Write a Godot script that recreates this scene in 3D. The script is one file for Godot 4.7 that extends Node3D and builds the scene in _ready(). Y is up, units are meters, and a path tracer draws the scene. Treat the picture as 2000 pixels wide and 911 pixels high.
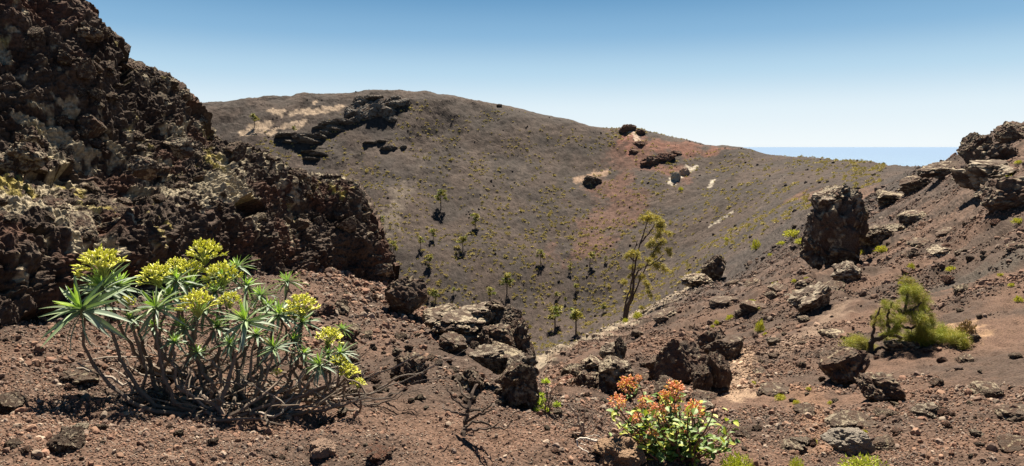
extends Node3D
# A volcanic crater seen from a cinder shelf. Eye at the origin, looking along -Z, metres, y up.

const F := 1327.0            # focal length in pixels of the 2000 px wide photograph
const CX := 1000.0
const CY := 455.5
var pitch := atan((455.5 - 287.0) / 1327.0)
var cp := cos(pitch)
var sp := sin(pitch)
var rng := RandomNumberGenerator.new()

# ------------------------------------------------------------------ mesh collecting
class MB:
	var v := PackedVector3Array()
	var i := PackedInt32Array()
	var c := PackedColorArray()
	func tri(a: Vector3, b: Vector3, d: Vector3, col: Color) -> void:
		var n := v.size()
		v.append(a); v.append(b); v.append(d)
		c.append(col); c.append(col); c.append(col)
		i.append(n); i.append(n + 1); i.append(n + 2)
	func add(o: MB, t: Transform3D, tint := Color.WHITE) -> void:
		var n := v.size()
		v.append_array(t * o.v)
		if tint == Color.WHITE:
			c.append_array(o.c)
		else:
			for k in o.c: c.append(k * tint)
		for k in o.i: i.append(n + k)
	func tube(pts: PackedVector3Array, r0: float, r1: float, sides: int, col: Color, knob := 0.0) -> void:
		var n := v.size()
		var m := pts.size()
		var side := Vector3(0.31, 0.2, 0.93)
		for k in m:
			var d := (pts[mini(k + 1, m - 1)] - pts[maxi(k - 1, 0)]).normalized()
			var x := d.cross(side).normalized()
			var y := x.cross(d)
			side = y
			var t := float(k) / (m - 1)
			var r := lerpf(r0, r1, t) * (1.0 + knob * sin(k * 2.3 + r0 * 900.0))
			for s in sides:
				var a := TAU * s / sides
				v.append(pts[k] + (x * cos(a) + y * sin(a)) * r)
				c.append(col)
		for k in m - 1:
			for s in sides:
				var a := n + k * sides + s
				var b := n + k * sides + (s + 1) % sides
				i.append_array([a, b, a + sides, b, b + sides, a + sides])
		for k in range(1, sides - 1):
			i.append_array([n, n + k, n + k + 1])
			var e := n + (m - 1) * sides
			i.append_array([e, e + k + 1, e + k])
	func mesh() -> ArrayMesh:
		var a := []
		a.resize(Mesh.ARRAY_MAX)
		a[Mesh.ARRAY_VERTEX] = v
		a[Mesh.ARRAY_INDEX] = i
		a[Mesh.ARRAY_COLOR] = c
		var m := ArrayMesh.new()
		m.add_surface_from_arrays(Mesh.PRIMITIVE_TRIANGLES, a)
		return m

# ------------------------------------------------------------------ naming and tagging
var taken := {}
func numbered(called: String) -> String:
	var n: int = taken.get(called, 0)
	taken[called] = n + 1
	return called if n == 0 else "%s_%03d" % [called, n]
func tag(o: Node3D, label: String, category: String, group := "") -> Node3D:
	o.set_meta("label", label); o.set_meta("category", category)
	if group: o.set_meta("group", group)
	return o
func solid(called: String, m: Mesh, mat: Material, parent: Node3D = null) -> MeshInstance3D:
	var o := MeshInstance3D.new()
	o.mesh = m
	o.material_override = mat
	if parent:
		o.name = called
		parent.add_child(o, true)
	else:
		o.name = numbered(called)
		add_child(o)
	return o
func base(called: String, at: Vector3) -> Node3D:
	var o := Node3D.new()
	o.name = numbered(called)
	add_child(o)
	o.position = at
	return o
func structure(called: String, m: Mesh, mat: Material) -> MeshInstance3D:
	var o := solid(called, m, mat)
	o.set_meta("kind", "structure")
	return o

# ------------------------------------------------------------------ noise and materials
func noise(seed_: int, freq: float, oct := 4, kind := FastNoiseLite.TYPE_SIMPLEX_SMOOTH, frac := FastNoiseLite.FRACTAL_FBM) -> FastNoiseLite:
	var n := FastNoiseLite.new()
	n.noise_type = kind
	n.seed = seed_
	n.frequency = freq
	n.fractal_type = frac
	n.fractal_octaves = oct
	if kind == FastNoiseLite.TYPE_CELLULAR:
		n.cellular_return_type = FastNoiseLite.RETURN_DISTANCE
		n.cellular_jitter = 0.95
		if oct <= 1: n.fractal_type = FastNoiseLite.FRACTAL_NONE
	return n
func noise_tex(n: FastNoiseLite, lo: Color, mid: Color, hi: Color, size := 512) -> NoiseTexture2D:
	var t := NoiseTexture2D.new()
	t.width = size; t.height = size
	t.seamless = true
	t.noise = n
	var g := Gradient.new()
	g.offsets = PackedFloat32Array([0.15, 0.5, 0.85])
	g.colors = PackedColorArray([lo, mid, hi])
	t.color_ramp = g
	return t
func height_tex(n: FastNoiseLite, size := 512) -> NoiseTexture2D:
	var t := NoiseTexture2D.new()
	t.width = size; t.height = size
	t.seamless = true
	t.noise = n
	return t
func grain(scale: float, relief: float, seed_: int, rough := 0.95, world := true, contrast := 0.5) -> StandardMaterial3D:
	var m := StandardMaterial3D.new()
	m.vertex_color_use_as_albedo = true
	m.albedo_color = Color(0.5, 0.5, 0.5).linear_to_srgb()
	var lo := 1.0 - contrast
	m.albedo_texture = noise_tex(noise(seed_, 0.035, 5), Color(lo, lo, lo), Color(0.82, 0.81, 0.8), Color(1, 1, 1))
	m.heightmap_enabled = true
	m.heightmap_texture = height_tex(noise(seed_ + 7, 0.03, 5))
	m.heightmap_scale = relief
	m.uv1_triplanar = true
	m.uv1_world_triplanar = world
	m.uv1_scale = Vector3.ONE * scale
	m.roughness = rough
	m.metallic_specular = 0.25
	return m
func plain(rough := 0.8, back := Color.BLACK, spec := 0.3) -> StandardMaterial3D:
	var m := StandardMaterial3D.new()
	m.vertex_color_use_as_albedo = true
	m.albedo_color = Color.WHITE
	m.roughness = rough
	m.metallic_specular = spec
	if back != Color.BLACK:
		m.backlight_enabled = true
		m.backlight = back
	return m

# vertex colours are stored over 0.5 so that dark tones keep their steps
func vc(r: float, g: float, b: float) -> Color:
	return Color(r * 2.0, g * 2.0, b * 2.0)

# ------------------------------------------------------------------ the lie of the land
# From a pixel of the photograph and a level distance to a point of the place.
func P(x: float, v: float, r: float) -> Vector3:
	var u := x - CX
	var w := CY - v
	var fwd := F * cp + w * sp
	var up := w * cp - F * sp
	var k := r / sqrt(u * u + fwd * fwd)
	return Vector3(u * k, up * k, -fwd * k)

class Line:
	var az := PackedFloat32Array()
	var r := PackedFloat32Array()
	var h := PackedFloat32Array()
	var mr := PackedFloat32Array()
	var mh := PackedFloat32Array()
	static func slopes(x: PackedFloat32Array, y: PackedFloat32Array) -> PackedFloat32Array:
		var n := x.size()
		var m := PackedFloat32Array(); m.resize(n)
		for k in range(1, n - 1):
			var h0 := x[k] - x[k - 1]
			var h1 := x[k + 1] - x[k]
			var d0 := (y[k] - y[k - 1]) / h0
			var d1 := (y[k + 1] - y[k]) / h1
			if d0 * d1 > 0.0:
				var w0 := 2.0 * h1 + h0
				var w1 := h1 + 2.0 * h0
				m[k] = (w0 + w1) / (w0 / d0 + w1 / d1)
		m[0] = (y[1] - y[0]) / (x[1] - x[0])
		m[n - 1] = (y[n - 1] - y[n - 2]) / (x[n - 1] - x[n - 2])
		return m
	static func eval(x: PackedFloat32Array, y: PackedFloat32Array, m: PackedFloat32Array, at: float) -> float:
		var n := x.size()
		if at <= x[0]: return y[0]
		if at >= x[n - 1]: return y[n - 1]
		var k := x.bsearch(at)
		k = clampi(k - 1, 0, n - 2)
		var hh := x[k + 1] - x[k]
		var t := (at - x[k]) / hh
		var t2 := t * t
		var t3 := t2 * t
		return (2.0 * t3 - 3.0 * t2 + 1.0) * y[k] + (t3 - 2.0 * t2 + t) * hh * m[k] + (-2.0 * t3 + 3.0 * t2) * y[k + 1] + (t3 - t2) * hh * m[k + 1]
	func close() -> void:
		mr = slopes(az, r)
		mh = slopes(az, h)

var lines: Array[Line] = []
# a line of the land: points are [x, v, r] (a pixel and a distance) or [x, v, r, h] (the height given)
func add_line(pts: Array) -> Line:
	var l := Line.new()
	for p in pts:
		var q := P(p[0], p[1], p[2])
		l.az.append(atan2(q.x, -q.z))
		l.r.append(p[2])
		l.h.append(p[3] if p.size() > 3 else q.y)
	l.close()
	lines.append(l)
	return l
func land_lines() -> void:
	for k in [[0.25, -1.72], [1.6, -1.70]]:
		add_line([[-400, 900, k[0], k[1]], [1000, 900, k[0], k[1]], [2400, 900, k[0], k[1]]])
	add_line([[-400, 925, 3.0], [0, 925, 3.3], [500, 925, 3.4], [1000, 925, 3.6], [1250, 925, 3.9], [1400, 925, 4.3], [1600, 925, 5.2], [2000, 925, 5.6], [2400, 925, 5.6]])
	add_line([[-400, 820, 3.9], [0, 800, 4.4], [430, 800, 4.7], [740, 800, 4.9], [900, 800, 5.0], [1045, 805, 5.3], [1150, 820, 5.8], [1250, 830, 7.0], [1400, 820, 7.8], [1600, 800, 8.2], [2000, 790, 8.0], [2400, 790, 8.0]])
	add_line([[-400, 700, 5.2], [0, 690, 5.5], [300, 690, 5.8], [500, 690, 6.2], [740, 690, 6.8], [900, 700, 7.0], [1000, 715, 7.2], [1045, 745, 7.0], [1070, 785, 6.7], [1150, 770, 8.5], [1250, 740, 13.0], [1400, 720, 13.0], [1600, 690, 13.5], [1800, 680, 13.0], [2000, 670, 12.5], [2400, 660, 12.0]])
	add_line([[-400, 590, 6.6], [0, 590, 6.9], [150, 580, 7.4], [300, 550, 8.4], [430, 520, 9.6], [550, 520, 11.0], [650, 530, 12.0], [740, 562, 12.3], [840, 612, 11.0], [960, 615, 10.5], [1020, 660, 9.8], [1045, 720, 9.0], [1072, 768, 8.4], [1100, 742, 11.0], [1150, 722, 13.0], [1250, 692, 19.0], [1400, 640, 24.0], [1600, 580, 26.0], [1800, 540, 25.0], [2000, 500, 22.0], [2400, 480, 20.0]])
	add_line([[-400, 0, 18, -3.5], [0, 0, 18, -4.0], [430, 0, 18, -5.5], [740, 0, 17, -6.5], [960, 0, 15, -6.5], [1030, 0, 14, -6.0], [1072, 742, 15.0], [1100, 716, 20.0], [1150, 691, 26.0], [1250, 656, 38.0], [1400, 592, 45.0], [1500, 555, 45.0], [1600, 520, 42.0], [1700, 500, 38.0], [1800, 470, 36.0], [2000, 400, 30.0], [2400, 330, 27.0]])
	add_line([[-400, 0, 32, -11], [740, 0, 32, -14], [1000, 0, 30, -13.5], [1048, 714, 27.0], [1100, 688, 36.0], [1150, 665, 50.0], [1230, 628, 74.0], [1300, 590, 88.0], [1400, 540, 105.0], [1500, 482, 100.0], [1600, 442, 80.0], [1700, 418, 65.0], [1800, 385, 55.0], [1900, 338, 48.0], [2000, 308, 40.0], [2400, 250, 36.0]])
	add_line([[-400, 0, 75, -30], [740, 0, 75, -33], [1000, 0, 72, -32], [1050, 0, 66, -29], [1150, 0, 84, -33], [1230, 0, 112, -35], [1300, 0, 128, -33], [1400, 500, 150], [1500, 442, 140], [1600, 402, 120], [1700, 385, 100], [1780, 352, 80], [1830, 326, 68], [1880, 298, 60], [1940, 270, 56], [2000, 250, 52], [2400, 150, 46]])
	var j := add_line([[-400, 0, 150, -52], [0, 0, 160, -52], [1000, 0, 168, -51], [1120, 0, 172, -49], [1240, 588, 176], [1300, 540, 182], [1400, 458, 190], [1500, 410, 180], [1600, 376, 165], [1700, 360, 140], [1790, 345, 122], [1860, 0, 112, -7.5], [2000, 0, 102, -9], [2400, 0, 100, -10]])
	var rim := [[-400, 262, 330], [0, 235, 330], [410, 200, 325], [500, 192, 322], [600, 185, 318], [700, 179, 312], [780, 177, 308], [840, 184, 305], [900, 193, 302], [1000, 210, 298], [1100, 231, 294], [1200, 252, 290], [1235, 250, 288], [1270, 257, 286], [1340, 272, 280], [1390, 284, 275], [1440, 287, 270], [1500, 301, 262], [1560, 305, 250], [1640, 311, 235], [1700, 320, 215], [1760, 327, 195], [1830, 334, 175], [1900, 338, 165], [2000, 340, 160], [2400, 345, 150]]
	var n := add_line(rim)
	lines.pop_back()
	for t in [0.33, 0.7]:
		var l := Line.new()
		for k in n.az.size():
			var a := n.az[k]
			var r0 := Line.eval(j.az, j.r, j.mr, a)
			var h0 := Line.eval(j.az, j.h, j.mh, a)
			l.az.append(a)
			l.r.append(lerpf(r0, n.r[k], t))
			l.h.append(lerpf(h0, n.h[k], pow(t, 1.12)))
		l.close()
		lines.append(l)
	lines.append(n)
	for q in [[45.0, -7.0], [1300.0, -640.0]]:
		var l := Line.new()
		for k in n.az.size():
			l.az.append(n.az[k]); l.r.append(n.r[k] + q[0]); l.h.append(n.h[k] + q[1])
		l.close()
		lines.append(l)

# the profile of the land in one direction: [r knots, h knots, slopes]
func profile(a: float) -> Array:
	var rs := PackedFloat32Array()
	var hs := PackedFloat32Array()
	for l in lines:
		rs.append(Line.eval(l.az, l.r, l.mr, a))
		hs.append(Line.eval(l.az, l.h, l.mh, a))
	for k in range(1, rs.size()):
		if rs[k] < rs[k - 1] + 0.2: rs[k] = rs[k - 1] + 0.2
	return [rs, hs, Line.slopes(rs, hs)]

const TA := 520
const TR := 620
const A0 := -0.92
const A1 := 0.92
const LR0 := 0.0
const LR1 := 6.2
var table := PackedFloat32Array()
func fill_table() -> void:
	table.resize(TA * TR)
	for k in TA:
		var p := profile(lerpf(A0, A1, float(k) / (TA - 1)))
		for q in TR:
			table[k * TR + q] = Line.eval(p[0], p[1], p[2], exp(lerpf(LR0, LR1, float(q) / (TR - 1))))
func low(x: float, z: float) -> float:
	var a := (atan2(x, -z) - A0) / (A1 - A0) * (TA - 1)
	var l := (0.5 * log(x * x + z * z + 1e-6) - LR0) / (LR1 - LR0) * (TR - 1)
	a = clampf(a, 0.0, TA - 1.001)
	l = clampf(l, 0.0, TR - 1.001)
	var i := int(a)
	var j := int(l)
	a -= i
	l -= j
	var n := i * TR + j
	return lerpf(lerpf(table[n], table[n + 1], l), lerpf(table[n + TR], table[n + TR + 1], l), a)

var n_fine := noise(11, 1.9, 4)
var n_clod := noise(12, 3.2, 2, FastNoiseLite.TYPE_CELLULAR)
var n_mid := noise(13, 0.22, 5)
var n_big := noise(14, 0.03, 5)
var n_ridge := noise(15, 0.09, 4, FastNoiseLite.TYPE_SIMPLEX_SMOOTH, FastNoiseLite.FRACTAL_RIDGED)
var n_patch := noise(16, 0.45, 4)
var n_patch2 := noise(17, 0.05, 5)
var n_strew := noise(18, 0.8, 3)
func bumps(x: float, z: float, r: float) -> float:
	var y := 0.0
	if r < 60.0:
		var near := 1.0 - smoothstep(25.0, 60.0, r)
		y += near * (n_fine.get_noise_2d(x, z) * 0.075 - (n_clod.get_noise_2d(x, z) + 0.55) * 0.05)
	if r > 5.0:
		y += n_mid.get_noise_2d(x, z) * 0.75 * smoothstep(5.0, 30.0, r) * (1.0 - 0.6 * smoothstep(80.0, 160.0, r))
	if r > 30.0:
		var far := smoothstep(30.0, 140.0, r)
		y += far * (n_big.get_noise_2d(x, z) * 1.6 + n_ridge.get_noise_2d(x, z) * 0.15)
	if r > 225.0 and x < 10.0:
		# ledges of layered ash under the rim
		var ln := fposmod(r / 6.5 + 1.3 * n_big.get_noise_2d(x, z) + x * 0.012, 1.0)
		y += (ln - 0.5) * 1.3 * smoothstep(235.0, 262.0, r) * smoothstep(10.0, -30.0, x) * smoothstep(-0.15, 0.15, n_big.get_noise_2d(x * 1.7 + 90.0, z * 1.7))
	return y
func ground(x: float, z: float) -> float:
	return low(x, z) + bumps(x, z, sqrt(x * x + z * z))
# where the line of sight through a pixel first meets the land
func cast(x: float, v: float, from := 2.5) -> Vector3:
	var r := from
	var last := from
	while r < 480.0:
		var q := P(x, v, r)
		if q.y <= ground(q.x, q.z):
			var lo := last
			var hi := r
			for k in 12:
				var m := 0.5 * (lo + hi)
				q = P(x, v, m)
				if q.y <= ground(q.x, q.z): hi = m
				else: lo = m
			q = P(x, v, hi)
			return Vector3(q.x, ground(q.x, q.z), q.z)
		last = r
		r *= 1.012
	push_warning("no ground at %s %s" % [x, v])
	var e := P(x, v, from)
	return Vector3(e.x, ground(e.x, e.z), e.z)
func flat_r(p: Vector3) -> float:
	return sqrt(p.x * p.x + p.z * p.z)

# ------------------------------------------------------------------ patches of other soil
class Patch:
	var a: Vector2
	var b: Vector2
	var w: float
	var soft: float
	var col: Color
	var lo: Vector2
	var hi: Vector2
	var streak: float
var patches: Array[Patch] = []
func patch(x1: float, v1: float, x2: float, v2: float, wide: float, col: Color, soft := 0.6, streak := 1.0) -> void:
	var p := cast(x1, v1)
	var q := cast(x2, v2)
	var o := Patch.new()
	o.a = Vector2(p.x, p.z); o.b = Vector2(q.x, q.z)
	o.w = wide * 0.5 * (flat_r(p) + flat_r(q)) / F
	o.soft = soft
	o.col = col
	o.streak = streak
	var m := Vector2.ONE * o.w * 2.2
	o.lo = Vector2(minf(p.x, q.x), minf(p.z, q.z)) - m
	o.hi = Vector2(maxf(p.x, q.x), maxf(p.z, q.z)) + m
	patches.append(o)
func soil(x: float, z: float, r: float) -> Color:
	var c: Color
	var k := n_patch.get_noise_2d(x, z)
	var k2 := n_patch2.get_noise_2d(x, z)
	var near := Color(0.138, 0.088, 0.066).lerp(Color(0.082, 0.059, 0.048), clampf(0.5 + k * 1.3 + n_patch2.get_noise_2d(x * 3.0, z * 3.0) * 1.2, 0.0, 1.0))
	if r > 20.0:
		var far := Color(0.056, 0.047, 0.044).lerp(Color(0.074, 0.057, 0.050), clampf(0.5 + k2 * 2.0, 0.0, 1.0))
		c = near.lerp(far, smoothstep(20.0, 90.0, r))
	else:
		c = near
	if r > 18.0 and r < 118.0 and x > 0.0:
		# the bared pale tuff along the crest that the tall pine stands on
		var az := atan2(x, -z)
		if az > 0.036 and az < 0.31:
			var g0 := Line.eval(lines[6].az, lines[6].r, lines[6].mr, az)
			var g1 := Line.eval(lines[7].az, lines[7].r, lines[7].mr, az)
			var t := (r - g0) / (g1 - g0) + 0.45 * n_patch.get_noise_2d(x * 0.8, z * 0.8) + 0.3 * n_strew.get_noise_2d(x, z)
			var w := smoothstep(0.34, 0.72, t) * smoothstep(1.5, 1.2, t) * smoothstep(0.31, 0.24, az + 0.05 * n_strew.get_noise_2d(x * 0.4, z * 0.4))
			c = c.lerp(Color(0.27, 0.228, 0.175), w)
	for p in patches:
		if x < p.lo.x or z < p.lo.y or x > p.hi.x or z > p.hi.y: continue
		var q := Vector2(x, z)
		var d := p.b - p.a
		var t := clampf((q - p.a).dot(d) / maxf(d.length_squared(), 1e-6), 0.0, 1.0)
		var e := q.distance_to(p.a + d * t) / p.w
		var s := 14.0 / p.w
		e += (n_patch2.get_noise_2d(x * s, z * s) * 1.3 + n_patch.get_noise_2d(x * s * 0.7, z * s * 0.7) * 0.5) * p.streak
		c = c.lerp(p.col, 1.0 - smoothstep(1.0 - p.soft, 1.0, e))
	var sp_ := 1.0 + (0.25 if r < 30.0 else 0.6) * n_strew.get_noise_2d(x * 3.0, z * 3.0) + (0.35 * n_strew.get_noise_2d(x * 0.6, z * 0.6) if r > 30.0 else 0.0)
	return Color(c.r * 2.0 * sp_, c.g * 2.0 * sp_, c.b * 2.0 * sp_)

func land(first: int, last: int, rows: PackedInt32Array, azs: PackedFloat32Array) -> ArrayMesh:
	var m := MB.new()
	var nr := 1
	for k in range(first, last): nr += rows[k]
	for a in azs:
		var p := profile(clampf(a, -0.95, 0.95))
		var rs: PackedFloat32Array = p[0]
		var sa := sin(a)
		var ca := -cos(a)
		for k in range(first, last):
			for q in rows[k] + (1 if k == last - 1 else 0):
				var t := float(q) / rows[k]
				var r := lerpf(rs[k], rs[k + 1], t)
				if k == lines.size() - 2: r = lerpf(rs[k], rs[k + 1], t * t)
				var y := Line.eval(rs, p[1], p[2], r)
				var x := sa * r
				var z := ca * r
				m.v.append(Vector3(x, y + bumps(x, z, r), z))
				m.c.append(soil(x, z, r))
	for a in azs.size() - 1:
		for q in nr - 1:
			var n := a * nr + q
			m.i.append_array([n, n + 1, n + nr, n + 1, n + nr + 1, n + nr])
	return m.mesh()

# ------------------------------------------------------------------ rocks
var ico_cache := {}
func ico(sub: int) -> MB:
	if ico_cache.has(sub): return ico_cache[sub]
	var m := MB.new()
	if sub == 0:
		var t := (1.0 + sqrt(5.0)) / 2.0
		for q in [[-1, t, 0], [1, t, 0], [-1, -t, 0], [1, -t, 0], [0, -1, t], [0, 1, t], [0, -1, -t], [0, 1, -t], [t, 0, -1], [t, 0, 1], [-t, 0, -1], [-t, 0, 1]]:
			m.v.append(Vector3(q[0], q[1], q[2]).normalized())
		m.i = PackedInt32Array([0, 11, 5, 0, 5, 1, 0, 1, 7, 0, 7, 10, 0, 10, 11, 1, 5, 9, 5, 11, 4, 11, 10, 2, 10, 7, 6, 7, 1, 8, 3, 9, 4, 3, 4, 2, 3, 2, 6, 3, 6, 8, 3, 8, 9, 4, 9, 5, 2, 4, 11, 6, 2, 10, 8, 6, 7, 9, 8, 1])
	else:
		var o := ico(sub - 1)
		m.v = o.v.duplicate()
		var mid := {}
		for k in range(0, o.i.size(), 3):
			var e := []
			for s in 3:
				var a := o.i[k + s]
				var b := o.i[k + (s + 1) % 3]
				var key := mini(a, b) * 1000000 + maxi(a, b)
				if not mid.has(key):
					mid[key] = m.v.size()
					m.v.append(((m.v[a] + m.v[b]) * 0.5).normalized())
				e.append(mid[key])
			m.i.append_array([o.i[k], e[0], e[2], o.i[k + 1], e[1], e[0], o.i[k + 2], e[2], e[1], e[0], e[1], e[2]])
	ico_cache[sub] = m
	return m
var n_lump := noise(21, 1.0, 1, FastNoiseLite.TYPE_CELLULAR)
var n_rough := noise(22, 1.0, 5)
var n_lichen := noise(23, 1.0, 4)
# A rock of about unit radius. lump: clinker knobs; cuts: broken faces; lichen: share covered by pale crust
func rock(seed_: int, sub: int, lump: float, cuts: int, lichen: float, red := 0.0, coat := Color.BLACK) -> MB:
	var g := RandomNumberGenerator.new()
	g.seed = seed_
	var o := ico(sub)
	var m := MB.new()
	m.i = o.i
	m.v.resize(o.v.size())
	m.c.resize(o.v.size())
	var off := Vector3(g.randf(), g.randf(), g.randf()) * 40.0
	var planes := []
	for k in cuts:
		var d := Vector3(g.randfn(), g.randfn(), g.randfn()).normalized()
		planes.append([d, g.randf_range(0.55, 0.9)])
	var dark := Color(0.085, 0.058, 0.045).lerp(Color(0.185, 0.098, 0.070), clampf(red + g.randf_range(-0.2, 0.3), 0.0, 1.0))
	var grey := Color(0.125, 0.098, 0.080)
	var crust := Color(0.40, 0.345, 0.245).lerp(Color(0.36, 0.315, 0.25), g.randf())
	if coat != Color.BLACK: crust = coat
	for k in o.v.size():
		var d := o.v[k]
		var q := d * 1.1 + off
		var r := 1.0 + n_rough.get_noise_3dv(q * 0.8) * 0.55
		r -= lump * (n_lump.get_noise_3dv(q * 2.4) + 0.4) * 0.42
		if sub >= 3: r -= lump * (n_lump.get_noise_3dv(q * 6.5) + 0.4) * 0.22
		if sub >= 4: r -= lump * (n_lump.get_noise_3dv(q * 15.0) + 0.4) * 0.09
		var p := d * maxf(r, 0.35)
		for c in planes:
			var over: float = p.dot(c[0]) - c[1]
			if over > 0.0: p -= c[0] * over * 0.88
		if sub >= 3: p += d * n_rough.get_noise_3dv(q * 5.0) * 0.10
		m.v[k] = p
		var t := n_rough.get_noise_3dv(q * 1.7)
		var col := dark.lerp(grey, clampf(0.45 + t * 1.8, 0.0, 1.0))
		var li := n_lichen.get_noise_3dv(q * 2.1) * 0.9 + n_lichen.get_noise_3dv(q * 8.0) * 0.5 + lichen * 1.5 - 0.75
		col = col.lerp(crust, smoothstep(-0.06, 0.14, li))
		m.c[k] = Color(col.r * 2.0, col.g * 2.0, col.b * 2.0)
	var box := AABB(m.v[0], Vector3.ZERO)
	for p in m.v: box = box.expand(p)
	var mid := box.get_center()
	for k in m.v.size(): m.v[k] = (m.v[k] - mid) / (box.size * 0.5)
	return m

var rock_mat: StandardMaterial3D
var stone_mat: StandardMaterial3D
var boulders: Array[Mesh] = []      # [variant], unit radius
var lichened: Array[Mesh] = []
var blocks: Array[Mesh] = []
var reds: Array[Mesh] = []
var ledges: Array[Mesh] = []
var greys: Array[Mesh] = []
var pales: Array[Mesh] = []
var stones: Array[Mesh] = []
var stone_tones := []
func rock_library() -> void:
	for k in 7: boulders.append(rock(100 + k, 4, 0.8, 8, 0.34).mesh())
	for k in 6: lichened.append(rock(120 + k, 4, 0.8, 7, 0.47).mesh())
	for k in 4: ledges.append(rock(190 + k, 5, 1.1, 4, 0.6 if k < 3 else 0.35).mesh())
	for k in 5: blocks.append(rock(140 + k, 4, 0.35, 9, 0.30).mesh())
	for k in 3: reds.append(rock(160 + k, 4, 0.6, 6, 0.12, 0.9).mesh())
	for k in 5: greys.append(rock(260 + k, 4, 0.5, 10, 0.6, 0.0, Color(0.19, 0.175, 0.16)).mesh())
	for k in 4: pales.append(rock(180 + k, 4, 0.2, 7 if k < 2 else 2, 1.2 if k < 2 else 0.95, 0.0, [Color(0.48, 0.42, 0.33), Color(0.42, 0.30, 0.235), Color(0.33, 0.225, 0.15), Color(0.29, 0.26, 0.225)][k]).mesh())
	for k in 6: stones.append(rock(200 + k, 2, 0.7, 6, 0.1 + 0.12 * k).mesh())

# a rock whose picture in the photograph is about w x h pixels with its foot at (x, v)
func boulder(x: float, v: float, w: float, h: float, m: Mesh, called: String, label: String, turn := 0.0, deep := 1.2, group := "", sunk := 0.30, from := 2.5, tilt := Vector2.ZERO) -> MeshInstance3D:
	var at := cast(x, v, from)
	var k := flat_r(at) / F
	var o := solid(called, m, rock_mat)
	var rx := w * k * 0.5
	var ry := h * k * 0.5 / (1.0 - sunk * 0.5)
	var rz := rx * deep
	o.transform = Transform3D(Basis.from_euler(Vector3(tilt.x, 0, tilt.y)) * Basis.from_scale(Vector3(rx, ry, rz)) * Basis(Vector3.UP, turn), Vector3.ZERO)
	var away := Vector3(at.x, 0, at.z).normalized()
	o.position = at + away * rz * 0.7 + Vector3.UP * ry * (1.0 - sunk * 1.6)
	tag(o, label, "rock", group)
	return o

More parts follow.
